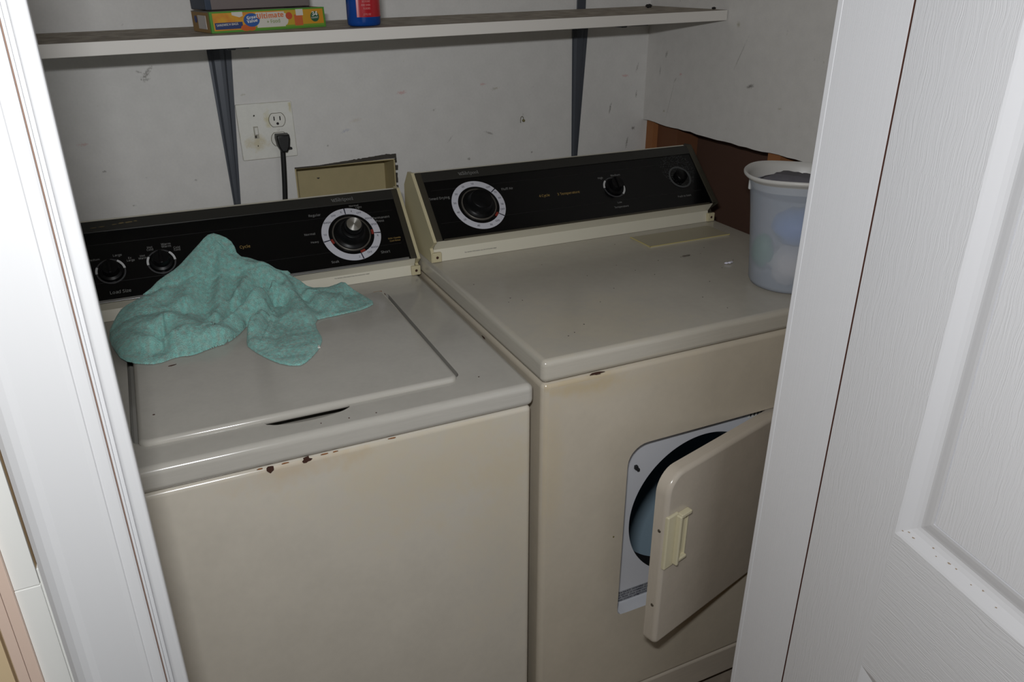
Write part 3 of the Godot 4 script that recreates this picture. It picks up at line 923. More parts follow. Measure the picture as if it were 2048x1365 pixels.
func chip(parent: Node3D, at: Vector3, r: Vector2, seed_: int, m: Material, turn: Vector3, called := "rust_chip"):
	var rng := RandomNumberGenerator.new()
	rng.seed = seed_
	var pts := PackedVector2Array()
	for k in 11:
		var a := TAU * k / 11.0
		var q := rng.randf_range(0.55, 1.15)
		pts.append(Vector2(cos(a) * r.x, sin(a) * r.y) * q)
	var st := begin()
	plate(st, pts, -0.0006, 0.0005)
	var o := obj(st, called, m, parent)
	o.position = at
	o.rotation = turn
	return o

func feet(root: Node3D, xs: Array, zs: Array):
	for x in xs:
		for z in zs:
			var st := begin()
			lathe(st, PackedVector2Array([Vector2(0.018, 0.0), Vector2(0.018, 0.012), Vector2(0.008, 0.016), Vector2(0.008, 0.05)]), 16)
			var o := obj(st, "foot", M.dark_seal, root)
			o.position = Vector3(x, 0, z)

# ====================================================== washer
const WASHER_AT := Vector3(-1.45403, 0.0, 0.83937)
const WASHER_TURN := -0.0154
const WD := 0.878

func washer():
	var w := thing("washing_machine", "almond top-loading washing machine with black control panel and a towel on it", "washing machine", WASHER_AT, WASHER_TURN)
	var W := 0.69
	rounded("cabinet", Vector3(0.003, 0.035, -0.63), Vector3(W - 0.003, 0.8385, -0.004), 0.009, M.washer_front, w)
	feet(w, [0.05, W - 0.05], [-0.06, -0.58])
	# deck with the lid well and finger scoop
	var st := begin()
	var r := 0.011
	rbox(st, Vector3(0, 0.8395, -0.655), Vector3(W, WD, 0.0), r, 4, 3)
	var well_lo := Vector2(0.1125, -0.487)
	var well_hi := Vector2(0.5945, -0.068)
	var sdf := func(p: Vector2) -> float:
		var a := sd_rect(p, well_lo, well_hi, 0.02)
		var q := Vector2((p.x - 0.3485) / 0.066, (p.y + 0.062) / 0.025)
		return minf(a, (q.length() - 1.0) * 0.02)
	var top := func(q: Vector2) -> Vector3: return Vector3(q.x, WD, q.y)
	var low := func(q: Vector2) -> Vector3: return Vector3(q.x, WD - 0.032, q.y)
	var loop := ring_plate(st, Vector2(r, -0.655 + r), Vector2(W - r, -r), Vector2(0.354, -0.28), sdf, top, Vector3.UP, 160)
	loop_wall(st, loop, top, low)
	loop_floor(st, loop, low, Vector3.UP)
	for k in 28:
		var row := []
		for e in [k, k + 1]:
			var u: float = lerpf(-0.0655, 0.0655, e / 28.0)
			var z1: float = maxf(-0.062 + 0.025 * sqrt(maxf(0.0, 1.0 - pow(u / 0.066, 2))), -0.0675)
			for f in 5:
				var t: float = f / 4.0
				row.append(Vector3(0.3485 + u, WD - 0.009 * t, lerpf(maxf(z1, -0.0596), -0.0598, t)))
		for f in 4:
			flat(st, row[f], row[f + 1], row[f + 6], row[f + 5], Vector3(0, 0.945, -0.32))
	obj(st, "top_deck", M.deck, w)
	# lid
	st = begin()
	plate(st, round_rect(Vector2(0.1215, 0.0600), Vector2(0.5865, 0.479), [0.014, 0.014, 0.010, 0.010], 6), -0.0075, 0.0075, 0.0072, 4, true)
	var lid := obj(st, "lid", M.deck, w)
	lid.transform = Transform3D(Basis(Vector3.RIGHT, -PI / 2), Vector3(0, WD, 0))
	rounded("lid_hinge", Vector3(0.583, WD - 0.012, -0.4865), Vector3(0.5924, WD - 0.001, -0.476), 0.002, M.rust, w, 1)
	chip(w, Vector3(0.578, WD + 0.0004, -0.489), Vector2(0.011, 0.003), 3, M.rust_light, Vector3(-PI / 2, 0, 0), "rust_stain")
	# chips along the seam
	chip(w, Vector3(0.281, 0.8345, -0.0036), Vector2(0.0055, 0.0065), 8, M.rust, Vector3.ZERO)
	chip(w, Vector3(0.331, 0.8355, -0.0036), Vector2(0.0075, 0.0055), 9, M.rust, Vector3.ZERO)
	for e in [[0.457, 0.006], [0.357, 0.006], [0.372, 0.004], [0.301, 0.006], [0.267, 0.004]]:
		chip(w, Vector3(e[0], 0.8384, -0.0036), Vector2(e[1], 0.0007), int(e[0] * 999), M.rust_light, Vector3.ZERO, "rust_streak")
	chip(w, Vector3(0.690, WD - 0.004, -0.205), Vector2(0.008, 0.0012), 12, M.rust, Vector3(0, PI / 2, 0))
	for e in [[0.179, -0.293, 0.009, 0.0012], [0.145, -0.135, 0.0018, 0.0015], [0.40, -0.02, 0.0012, 0.001], [0.36, -0.022, 0.001, 0.001], [0.62, -0.06, 0.0014, 0.0012], [0.44, -0.018, 0.001, 0.001]]:
		chip(w, Vector3(e[0], (WD + 0.0078) if e[1] < -0.07 else WD + 0.0002, e[1]), Vector2(e[2], e[3]), int(e[0] * 1000), M.rust, Vector3(-PI / 2, 0.2, 0), "dirt_speck")
	# control console
	var p := console(w, 0.004, 0.689, WD, -0.5535, Vector2(-0.5455, 0.918), Vector2(-0.6633, 1.0365), true)
	var o := -0.051
	cycle_dial(p, Vector2(0.6075 + o, 0.0735), 0.061, true, [1.6, -0.08, -1.38, 3.32], [-0.02, -1.25, 3.42], [["6", 1.75], ["4", 1.35], ["OFF", 1.05], ["RINSE", 0.62], ["SPIN", 0.3], ["8", -0.2], ["WASH", -0.75], ["OFF", -1.05], ["2", -1.5], ["10", 3.05], ["OFF", 2.1], ["WASH", 2.5]])
	for t in [["Regular", 0.0055, 0.543, 0.127], ["Normal", 0.005, 0.524, 0.085], ["Heavy", 0.0045, 0.530, 0.066], ["Soak", 0.0055, 0.560, 0.016], ["Permanent", 0.0055, 0.690, 0.104], ["Press", 0.0055, 0.686, 0.096], ["Short", 0.006, 0.667, 0.023], ["Normal", 0.0045, 0.628, 0.139], ["Light", 0.0045, 0.637, 0.134]]:
		words(p, t[0], t[1] * 0.95, Vector3(t[2] + o - (0.012 if t[2] > 0.68 else 0.0), t[3], 0.0032), M.grey_ink)
	for t in [["Knit / Gentle", 0.0035, 0.694, 0.052], ["Cool Rinse", 0.0035, 0.694, 0.046], ["Cycle", 0.0062, 0.395, 0.076]]:
		words(p, t[0], t[1], Vector3(t[2] + o, t[3], 0.0032), M.gold_ink)
	brand_mark(p, Vector2(0.607 + o, 0.1555))
	for e in [[0.185, 0.1575, 0.006, 0.0016], [0.198, 0.1580, 0.007, 0.0020], [0.172, 0.1565, 0.005, 0.0010], [0.150, 0.1545, 0.006, 0.0008], [0.136, 0.1535, 0.005, 0.0008], [0.209, 0.1590, 0.004, 0.0012]]:
		chip(p, Vector3(e[0] + o, e[1], 0.0047), Vector2(e[2], e[3]), int(e[0] * 1000), mat(rgb(96, 84, 56), 0.8), Vector3.ZERO, "scuff")
	small_knob(p, Vector2(0.153 + o, 0.060), 0.0255, [[0.15, 1.0], [2.7, 3.25]])
	small_knob(p, Vector2(0.241 + o, 0.0665), 0.0255, [[0.05, 0.85], [2.6, 3.3]])
	for t in [["Load Size", 0.0062, 0.163, 0.017], ["Medium", 0.0038, 0.128, 0.088], ["Large", 0.0045, 0.168, 0.092], ["Ex", 0.004, 0.188, 0.083], ["Large", 0.004, 0.189, 0.078], ["Hot", 0.004, 0.210, 0.084], ["Warm", 0.004, 0.210, 0.079], ["Hot", 0.0042, 0.225, 0.100], ["Cold", 0.0042, 0.225, 0.095], ["Warm", 0.0045, 0.254, 0.103], ["Warm", 0.0045, 0.254, 0.098], ["Cold", 0.0042, 0.272, 0.093], ["Cold", 0.0042, 0.272, 0.088]]:
		words(p, t[0], t[1], Vector3(t[2] + o, t[3], 0.0032), M.grey_ink)
	var ft := words(w, "For service information see the instruction label", 0.0024, Vector3(0.545, 0.8955, -0.5555), M.grey_ink)
	ft.name = "service_note"

# ====================================================== dryer
const DRYER_AT := Vector3(-0.75667, 0.0, 0.86185)
const DRYER_TURN := -0.0081
const DD := 0.92

func dryer():
	var d := thing("clothes_dryer", "almond clothes dryer with black control panel and its door ajar", "dryer", DRYER_AT, DRYER_TURN)
	var W := 0.737
	var zf := -0.004
	var r := 0.011
	var y0 := 0.118
	var y1 := 0.8785
	var st := begin()
	rbox(st, Vector3(0.003, y0, -0.70), Vector3(W - 0.003, y1, zf), r, 4, 5)
	var put := func(q: Vector2) -> Vector3: return Vector3(q.x, q.y, zf)
	var rec_lo := Vector2(0.173, 0.334)
	var rec_hi := Vector2(0.556, 0.7175)
	var sdf := func(p: Vector2) -> float: return sd_rect(p, rec_lo, rec_hi, 0.04) if p.x < 0.36 and p.y > 0.5 else sd_rect(p, rec_lo, rec_hi, 0.012)
	var loop := ring_plate(st, Vector2(0.003 + r, y0 + r), Vector2(W - 0.003 - r, y1 - r), Vector2(0.36, 0.52), sdf, put, Vector3(0, 0, 1), 180)
	obj(st, "cabinet", M.dryer_front, d)
	# door recess, loading hole, drum
	st = begin()
	var zr := zf - 0.028
	var back := func(q: Vector2) -> Vector3: return Vector3(q.x, q.y, zr)
	loop_wall(st, loop, put, back)
	var hc := Vector2(0.362, 0.522)
	var hr := 0.157
	var hole := func(p: Vector2) -> float: return (p - hc).length() - hr
	var hl := ring_plate(st, rec_lo, rec_hi, Vector2(0.362, 0.522), hole, back, Vector3(0, 0, 1), 128)
	obj(st, "door_recess", M.liner, d)
	st = begin()
	var back2 := func(q: Vector2) -> Vector3: return Vector3(q.x, q.y, zr - 0.045)
	loop_wall(st, hl, back, back2)
	obj(st, "hole_rim", M.dark_seal, d)
	st = begin()
	var prof := [Vector2(0.157, -0.002), Vector2(0.30, 0.0), Vector2(0.31, 0.02), Vector2(0.31, 0.42), Vector2(0.28, 0.45), Vector2(0.0, 0.45)]
	lathe(st, PackedVector2Array(prof), 56)
	var dr := obj(st, "drum", M.drum, d)
	dr.position = Vector3(hc.x, 0.50, zr - 0.045)
	dr.rotation.x = -PI / 2
	for k in 3:
		var a := TAU * k / 3.0 - 0.55
		st = begin()
		rbox(st, Vector3(-0.02, -0.31, -0.40), Vector3(0.02, -0.255, -0.05), 0.015, 3)
		var bf := obj(st, "baffle", M.drum, d)
		bf.position = Vector3(hc.x, 0.50, zr - 0.045)
		bf.rotation.z = a
	# catch, label and inside plate
	rounded("door_catch", Vector3(0.2065, 0.646, zr), Vector3(0.2125, 0.654, zr + 0.006), 0.001, M.dark_seal, d, 1)
	rounded("door_catch", Vector3(0.2115, 0.641, zr), Vector3(0.2165, 0.647, zr + 0.006), 0.001, M.dark_seal, d, 1)
	var lab := rounded("warning_label", Vector3(0.1765, 0.3365, zr), Vector3(0.40, 0.3625, zr + 0.0006), 0.0002, mat(rgb(150, 152, 156), 0.5), d, 1)
	for k in 4:
		for j in 3:
			words(lab, ["WARNING  fire hazard  never dry", "items soiled with oil or solvent", "check that air flows  close door", "to start  keep children away"][(k + j) % 4], 0.0042, Vector3(0.205 + j * 0.072, 0.3595 - k * 0.0062, zr + 0.0008), M.ink)
	var ml := rounded("model_label", Vector3(0.463, 0.688, zr), Vector3(0.545, 0.710, zr + 0.0006), 0.0002, M.ivory, d, 1)
	for k in 9:
		var h := rounded("print_line", Vector3(0.467 + k * 0.0085, 0.690, zr + 0.0004), Vector3(0.4695 + k * 0.0085, 0.708, zr + 0.0009), 0.0001, M.ink, ml, 1)
	# the door, ajar
	var dn := Node3D.new()
	dn.name = "loading_door"
	d.add_child(dn)
	dn.position = Vector3(0.548, 0, 0.0)
	dn.rotation.y = deg_to_rad(15.4)
	st = begin()
	var outl := round_rect(Vector2(-0.376, 0.345), Vector2(-0.004, 0.7135), [0.014, 0.014, 0.02, 0.04], 8)
	plate(st, outl, -0.026, 0.0, 0.008, 4)
	obj(st, "door_skin", M.enamel, dn)
	rounded("door_liner", Vector3(-0.35, 0.37, -0.040), Vector3(-0.03, 0.69, -0.0255), 0.006, M.liner, dn)
	# pull: cream frame with an open cup
	st = begin()
	rbox(st, Vector3(-0.374, 0.522, -0.012), Vector3(-0.346, 0.634, 0.004), 0.003, 2)
	rbox(st, Vector3(-0.352, 0.526, -0.004), Vector3(-0.345, 0.630, 0.013), 0.0025, 2)
	rbox(st, Vector3(-0.346, 0.622, -0.001), Vector3(-0.318, 0.630, 0.011), 0.0025, 2)
	rbox(st, Vector3(-0.346, 0.526, -0.001), Vector3(-0.318, 0.533, 0.009), 0.0025, 2)
	rbox(st, Vector3(-0.321, 0.527, -0.001), Vector3(-0.317, 0.629, 0.004), 0.0015, 2)
	rbox(st, Vector3(-0.345, 0.532, -0.001), Vector3(-0.320, 0.624, 0.0012), 0.0005, 1)
	obj(st, "door_pull", M.cream, dn)
	for y in [0.600, 0.436]:
		st = begin()
		lathe(st, PackedVector2Array([Vector2(0.0, 0.0016), Vector2(0.0024, 0.0012), Vector2(0.0034, 0)]), 14)
		var s := obj(st, "screw", M.screw, dn)
		s.position = Vector3(-0.376, y, -0.012)
		s.rotation.z = PI / 2
	# toe panel, feet
	rounded("toe_panel", Vector3(0.003, 0.042, -0.69), Vector3(W - 0.003, 0.1165, -0.006), 0.006, M.enamel, d)
	feet(d, [0.05, W - 0.05], [-0.06, -0.62])
	# top
	st = begin()
	rbox(st, Vector3(0, 0.8800, -0.715), Vector3(W, DD, 0.0), 0.010, 4)
	obj(st, "top_deck", M.dryer_top, d)
	st = begin()
	plate(st, round_rect(Vector2(0.466, 0.395), Vector2(0.684, 0.476), [0.006, 0.006, 0.006, 0.006], 3), 0.0, 0.0025, 0.001, 2)
	var lc := obj(st, "lint_cover", mat(rgb(170, 162, 140), 0.45), d)
	lc.transform = Transform3D(Basis(Vector3.RIGHT, -PI / 2), Vector3(0, DD, 0))
	st = begin()
	for e in [[Vector3(0.466, DD + 0.0012, -0.3985), Vector3(0.684, DD + 0.0036, -0.3955)], [Vector3(0.466, DD + 0.0012, -0.4755), Vector3(0.4685, DD + 0.0036, -0.3955)]]:
		rbox(st, e[0], e[1], 0.0008, 1)
	obj(st, "lint_cover_rim", mat(rgb(192, 178, 118), 0.4), d)
	# seam damage
	chip(d, Vector3(0.098, 0.8797, 0.0002), Vector2(0.013, 0.0022), 21, M.rust, Vector3.ZERO)
	chip(d, Vector3(0.153, 0.531, -0.0037), Vector2(0.0016, 0.002), 22, mat(rgb(110, 100, 50), 0.8), Vector3.ZERO, "dirt_speck")
	var rng := RandomNumberGenerator.new()
	rng.seed = 77
	for k in 26:
		var e := Vector2(rng.randf_range(0.03, 0.5), rng.randf_range(-0.46, -0.05))
		if k < 8:
			e = Vector2(rng.randf_range(0.42, 0.58), rng.randf_range(-0.36, -0.22))
		chip(d, Vector3(e.x, DD + 0.0001, e.y), Vector2(rng.randf_range(0.0007, 0.0016), rng.randf_range(0.0006, 0.0012)), 100 + k, M.torn, Vector3(-PI / 2, rng.randf_range(0, 3), 0), "dirt_speck")
	# console
	var p := console(d, 0.004, 0.7185, DD, -0.508, Vector2(-0.4937, 0.9686), Vector2(-0.6130, 1.080), false)
	var o := -0.004
	cycle_dial(p, Vector2(0.1275 + o, 0.0715), 0.059, false, [0.62, -0.62], [-0.72], [["OFF", 0.86], ["70", 0.5], ["60", 0.2], ["50", -0.1], ["40", -1.9], ["30", -1.35], ["50", 2.95], ["40", -2.9], ["20", -2.5], ["30", 2.5], ["20", 2.0], ["10", 1.55], ["OFF", -1.0], ["OFF", -0.35]])
	for t in [["Timed Drying", 0.0056, 0.046, 0.0985], ["Fluff Air", 0.0056, 0.204, 0.1025], ["Temperature", 0.0046, 0.4605, 0.022], ["Low", 0.0045, 0.460, 0.0335], ["Push to Start", 0.0046, 0.636, 0.028], ["High", 0.0048, 0.437, 0.102], ["Medium", 0.0048, 0.478, 0.105]]:
		words(p, t[0], t[1], Vector3(t[2] + o, t[3], 0.0032), M.grey_ink)
	for t in [["4 Cycle", 0.006, 0.284, 0.0745], ["3 Temperature", 0.006, 0.344, 0.0735]]:
		words(p, t[0], t[1], Vector3(t[2] + o, t[3], 0.0032), M.gold_ink)
	brand_mark(p, Vector2(0.128 + o, 0.151))
	small_knob(p, Vector2(0.462 + o, 0.0735), 0.0265, [[2.3, 3.1], [-0.9, 0.0]])
	disc(p, "start_button_ring", [Vector2(0.0295, 0.0), Vector2(0.0295, 0.0016), Vector2(0.026, 0.002), Vector2(0.025, 0.0)], Vector3(0.646 + o, 0.079, 0.003), mat(rgb(70, 72, 72), 0.6), 40)
	disc(p, "start_button", [Vector2(0.0155, 0.0), Vector2(0.015, 0.010), Vector2(0.0135, 0.0125), Vector2(0.0, 0.013)], Vector3(0.646 + o, 0.079, 0.003), M.knob, 32)
	# lint dust stuck round the start button
	var dn2 := noise(91, 0.35, 3)
	st = begin()
	for k in 1100:
		var a := rng.randf_range(0, TAU)
		var q := Vector2(0.650 + o, 0.100) + Vector2(cos(a) * 0.045, sin(a) * 0.048) * sqrt(rng.randf())
		if q.x > 0.690 or q.y > 0.158 or q.y < 0.02 or (q - Vector2(0.646 + o, 0.079)).length() < 0.017:
			continue
		if dn2.get_noise_2d(q.x * 700, q.y * 700) < 0.02:
			continue
		var s := rng.randf_range(0.0004, 0.0011)
		rbox(st, Vector3(q.x - s, q.y - s * 0.7, 0.0028), Vector3(q.x + s, q.y + s * 0.7, 0.0034), 0.0002, 1)
	var du := obj(st, "lint_dust", mat(rgb(60, 62, 62), 0.95), p)
	du.set_meta("kind", "stuff")
	var ft := words(d, "For service information see the instruction label", 0.0024, Vector3(0.115, 0.9325, -0.5085), M.grey_ink)
	ft.name = "service_note"

# ====================================================== outlet, plug, hook
func outlet():
	var t := thing("outlet_plate", "stained ivory two-gang wall plate with light switch and power outlet", "outlet", Vector3(-1.0465, 1.0905, 0.0))
	t.rotation.z = 0.012
	var st := begin()
	plate(st, round_rect(Vector2(0, 0), Vector2(0.1185, 0.119), [0.003, 0.003, 0.003, 0.003], 3), 0.0, 0.006, 0.0025, 3)
	obj(st, "plate", M.plate, t)
	st = begin()
	rbox(st, Vector3(0.0305, 0.0455, 0.005), Vector3(0.0405, 0.0715, 0.0066), 0.0004, 1)
	var slot := obj(st, "switch_slot", mat(rgb(168, 164, 150), 0.5), t)
	rounded("switch_toggle", Vector3(0.0318, 0.0545, 0.0055), Vector3(0.0392, 0.0700, 0.0135), 0.002, M.ivory, t, 2)
	rounded("dirt_mark", Vector3(0.0316, 0.047, 0.006), Vector3(0.0356, 0.0525, 0.0069), 0.0003, M.torn, t, 1)
	for y in [0.094, 0.030]:
		chip(t, Vector3(0.0355, y, 0.0062), Vector2(0.0018, 0.0024) if y > 0.05 else Vector2(0.0012, 0.0024), int(y * 1000), M.torn, Vector3.ZERO, "screw_hole")
	for cy in [0.0815, 0.0405]:
		var out := PackedVector2Array()
		for k in 40:
			var a := TAU * k / 40.0
			out.append(Vector2(0.083 + cos(a) * 0.0172, cy + clampf(sin(a) * 0.0172, -0.0142, 0.0142)))
		st = begin()
		var rim := PackedVector2Array()
		for q in out:
			rim.append(Vector2(0.083, cy) + (q - Vector2(0.083, cy)) * 1.06)
		plate(st, rim, 0.004, 0.0062)
		obj(st, "receptacle_gap", mat(rgb(96, 90, 72), 0.8), t)
		st = begin()
		plate(st, out, 0.004, 0.0078, 0.001, 2)
		var rc := obj(st, "receptacle", M.ivory, t)
		for sx in [-0.0063, 0.0063]:
			rounded("slot", Vector3(0.083 + sx - 0.0012, cy - 0.001, 0.0072), Vector3(0.083 + sx + 0.0012, cy + 0.0078, 0.0081), 0.0002, M.gap_dark, rc, 1)
		disc(rc, "ground_hole", [Vector2(0.0029, 0.0), Vector2(0.0029, 0.0009), Vector2(0.0, 0.001)], Vector3(0.083, cy - 0.0076, 0.0072), M.gap_dark, 14)
	disc(t, "screw", [Vector2(0.003, 0.0), Vector2(0.0024, 0.0012), Vector2(0, 0.0016)], Vector3(0.083, 0.061, 0.006), M.ivory, 14)
	# plug and cord
	var p := thing("power_cord", "black power plug and cord hanging down behind the washer", "cord", Vector3(-0.9605, 1.131, 0.0))
	st = begin()
	plate(st, PackedVector2Array([Vector2(-0.0135, 0.0135), Vector2(-0.0145, 0.004), Vector2(-0.012, -0.012), Vector2(-0.006, -0.024), Vector2(0.006, -0.024), Vector2(0.0125, -0.012), Vector2(0.0148, 0.004), Vector2(0.0135, 0.0135)]), 0.008, 0.036, 0.005, 3)
	obj(st, "plug", M.plug, p)
	rounded("plug_tab", Vector3(0.010, -0.0215, 0.012), Vector3(0.0195, -0.0165, 0.02), 0.002, M.plug, p, 2)
	var pts := []
	for k in 30:
		var f := k / 29.0
		pts.append(Vector3(-0.002 - 0.026 * f + 0.002 * sin(f * 5.0), -0.018 - f * 0.30, 0.021 - 0.006 * f))
	st = begin()
	tube(st, pts, 0.0056, 12)
	obj(st, "cable", M.plug, p)
	# small hook in the wall above the dryer
	var h := thing("wall_hook", "tiny bent wire hook stuck in the back wall above the dryer", "hook", Vector3(-0.3665, 1.127, 0.0))
	st = begin()
	var hp := []
	for k in 14:
		var a := PI * k / 13.0
		hp.append(Vector3(-0.0042 * cos(a), 0.004 + 0.007 * sin(a), 0.003))
	hp.push_front(Vector3(-0.0042, -0.004, 0.003))
	tube(st, hp, 0.0008, 7)
	obj(st, "wire", mat(rgb(110, 104, 86), 0.5, 0.3), h)
	disc(h, "anchor", [Vector2(0.0036, 0.0), Vector2(0.003, 0.004), Vector2(0.0, 0.0048)], Vector3(0.0052, 0.0005, 0.0), mat(rgb(120, 112, 76), 0.6), 14)

func utility_box():
	var t := thing("utility_box", "tan recessed box set in the wall cut-out behind the washer", "wall box", Vector3(0, 0, 0))
	var a := HOLE_LO + Vector2(0.0005, 0.0005)
	var b := HOLE_HI - Vector2(0.0005, 0.0005)
	var zb := -0.085
	var th := 0.003
	rounded("back", Vector3(a.x, a.y, zb), Vector3(b.x, b.y, zb + th), 0.0005, M.tan_box, t, 1)
	rounded("side", Vector3(a.x, a.y, zb), Vector3(a.x + th, b.y, -0.002), 0.0005, M.tan_box, t, 1)
	rounded("side", Vector3(b.x - th, a.y, zb), Vector3(b.x, b.y, -0.002), 0.0005, M.tan_box, t, 1)
	rounded("lid_edge", Vector3(a.x, b.y - th, zb), Vector3(b.x, b.y, -0.002), 0.0005, M.tan_box, t, 1)
	rounded("base", Vector3(a.x, a.y, zb), Vector3(b.x, a.y + th, -0.002), 0.0005, M.tan_box, t, 1)
	chip(t, Vector3(-0.87, 1.017, zb + th + 0.0002), Vector2(0.004, 0.002), 31, M.torn, Vector3.ZERO, "dirt_speck")

# ====================================================== things on the shelf
func carton_print() -> StandardMaterial3D:
	var n := noise(81, 0.03, 3)
	var m := mat(Color.WHITE, 0.4)
	m.albedo_texture = picture(640, 112, func(u, v):
		var c := rgb(236, 172, 30).lerp(rgb(232, 140, 28), clampf(0.5 + 1.2 * n.get_noise_2d(u * 300, v * 60), 0, 1))
		if u > 0.60:
			c = rgb(214, 176, 40).lerp(rgb(238, 158, 26), clampf((u - 0.7) * 4, 0, 1))
		if v > 0.9 or u < 0.018 or u > 0.985 or v < 0.06:
			c = rgb(84, 158, 44)
		if v > 0.8 and u > 0.3 and v <= 0.9 and u <= 0.985:
			c = rgb(120, 170, 50)
		if u > 0.03 and u < 0.26 and v > 0.52 and v < 0.84:
			c = rgb(30, 52, 120)
		if Vector2((u - 0.285) / 0.045, (v - 0.82) / 0.16).length() < 1 or Vector2((u - 0.33) / 0.035, (v - 0.86) / 0.12).length() < 1:
			c = rgb(224, 96, 30)
		if (u > 0.38 and u < 0.63 and v > 0.12 and v < 0.86) or Vector2((u - 0.63) / 0.03, (v - 0.5) / 0.3).length() < 1:
			c = rgb(238, 234, 226)
		if u > 0.18 and u < 0.27 and v < 0.3 - absf(u - 0.24) * 2:
			c = rgb(238, 234, 226)
		if Vector2((u - 0.34) / 0.068, (v - 0.46) / 0.33).length() < 1:
			c = rgb(24, 84, 176)
		if u > 0.715 and u < 0.79 and v > 0.3 and v < 0.86:
			c = rgb(224, 104, 50)
		if u > 0.735 and u < 0.80 and v < 0.36 and v > 0.02:
			c = rgb(240, 238, 230)
		if Vector2((u - 0.67) / 0.03, (v - 0.35) / 0.18).length() < 1:
			c = rgb(214, 74, 40)
		if Vector2((u - 0.905) / 0.04, (v - 0.45) / 0.26).length() < 1:
			c = rgb(24, 92, 60)
		return c.lerp(rgb(120, 110, 90), 0.16) * 0.92)
	return m

func shelf_goods():
	# flat carton of food bags, torn open on top
	var at := on_shelf(-1.0985, 0.2555)
	var dir := Vector3(-0.8738 + 1.0988, 0.0, 0.205 - 0.2567)
	var turn := -atan2(dir.z, dir.x)
	var t := thing("bag_carton", "yellow and green carton of food storage bags, torn open on top", "box", at, turn)
	t.rotation.z = SHELF_TILT * 0.9
	var L := 0.218
	var H := 0.0345
	var D := 0.095
	var green := mat(rgb(84, 150, 50), 0.45)
	var st := begin()
	flat(st, Vector3(0, 0.0004, 0), Vector3(L, 0.0004, 0), Vector3(L, H, -0.002), Vector3(0, H, -0.002), Vector3(0, 0, 1), [Vector2(0, 1), Vector2(1, 1), Vector2(1, 0), Vector2(0, 0)])
	var fr := obj(st, "front_panel", carton_print(), t)
	words(fr, "Great", 0.0052, Vector3(0.0745, 0.0235, 0.0004), M.ivory, "Droid Sans", 0.1, true)
	words(fr, "Value", 0.0052, Vector3(0.0745, 0.0175, 0.0004), M.ivory, "Droid Sans", 0.1, true)
	words(fr, "Ultimate", 0.0086, Vector3(0.1095, 0.0250, 0.0003), mat(rgb(206, 110, 60), 0.5), "Droid Sans", 0.03, true)
	words(fr, "+ Food", 0.006, Vector3(0.1145, 0.0150, 0.0003), mat(rgb(120, 140, 70), 0.5), "Droid Sans", 0.03)
	words(fr, "SANDWICH BAGS", 0.0036, Vector3(0.0285, 0.0135, 0.0003), M.ivory, "Droid Sans", 0.03)
	words(fr, "34", 0.0075, Vector3(0.1965, 0.0245, 0.0001), M.ivory, "Droid Sans", 0.03, true)
	words(fr, "COUNT", 0.003, Vector3(0.1965, 0.0175, 0.0001), M.ivory, "Droid Sans", 0.03)
	# side, back, bottom, flaps
	st = begin()
	flat(st, Vector3(0, 0.0004, 0), Vector3(0, 0.0004, -D), Vector3(0, H, -D), Vector3(0, H, -0.002), Vector3(-1, 0, 0))
	flat(st, Vector3(L, 0.0004, 0), Vector3(L, 0.0004, -D), Vector3(L, H, -D), Vector3(L, H, -0.002), Vector3(1, 0, 0))
	flat(st, Vector3(0, 0.0004, -D), Vector3(L, 0.0004, -D), Vector3(L, H, -D), Vector3(0, H, -D), Vector3(0, 0, -1))
	flat(st, Vector3(0, 0.0004, 0), Vector3(L, 0.0004, 0), Vector3(L, 0.0004, -D), Vector3(0, 0.0004, -D), Vector3.DOWN)
	obj(st, "carton_side", mat(rgb(150, 118, 70), 0.6), t)
	rounded("corner_edge", Vector3(-0.0008, 0.0004, -0.006), Vector3(0.0008, H, 0.0005), 0.0004, green, t, 1)
	var el := rounded("end_label", Vector3(-0.0012, 0.006, -0.062), Vector3(-0.0003, H - 0.006, -0.022), 0.0002, mat(rgb(196, 190, 186), 0.6), t, 1)
	disc(t, "end_logo", [Vector2(0.006, 0.0), Vector2(0.006, 0.0006), Vector2(0.0, 0.0008)], Vector3(-0.0005, H * 0.62, -0.074), mat(rgb(40, 60, 120), 0.5), 20).rotation = Vector3(0, 0, PI / 2)
	rounded("top_panel", Vector3(-0.0005, H - 0.001, -D), Vector3(L * 0.9, H + 0.0002, -0.012), 0.0003, mat(rgb(128, 120, 110), 0.7), t, 1)
	rounded("top_rim", Vector3(0.0, H - 0.0012, -0.012), Vector3(L, H + 0.0004, -0.001), 0.0003, green, t, 1)
	rounded("torn_slot", Vector3(L * 0.72, H, -0.045), Vector3(L * 0.93, H + 0.0008, -0.025), 0.0003, M.gap_dark, t, 1)
	# grey box lying on the carton
	var g := thing("flat_box", "dull grey-brown box lying on top of the yellow carton", "box", at + Vector3(0.014, H + 0.0018, -0.004), turn)
	g.rotation.z = SHELF_TILT * 0.9
	rounded("body", Vector3(-0.004, 0.0, -0.125), Vector3(0.196, 0.055, -0.045), 0.0015, mat(rgb(112, 102, 100), 0.6), g, 2)
	rounded("edge_band", Vector3(-0.005, 0.0005, -0.12), Vector3(0.006, 0.0545, -0.0445), 0.001, mat(rgb(42, 56, 74), 0.5), g, 1)
	# blue bottle
	var ba := on_shelf(-0.822, 0.245)
	var b := thing("cleaner_bottle", "glossy blue plastic bottle with a red label standing on the shelf", "bottle", ba + Vector3(0, 0.0006, 0), 0.42)
	st = begin()
	var prof := PackedVector2Array([Vector2(0.0, 0.0), Vector2(0.030, 0.0), Vector2(0.034, 0.002), Vector2(0.0352, 0.006), Vector2(0.0352, 0.15), Vector2(0.033, 0.165), Vector2(0.022, 0.185), Vector2(0.0145, 0.195), Vector2(0.0145, 0.205), Vector2(0.0, 0.205)])
	lathe(st, prof, 48)
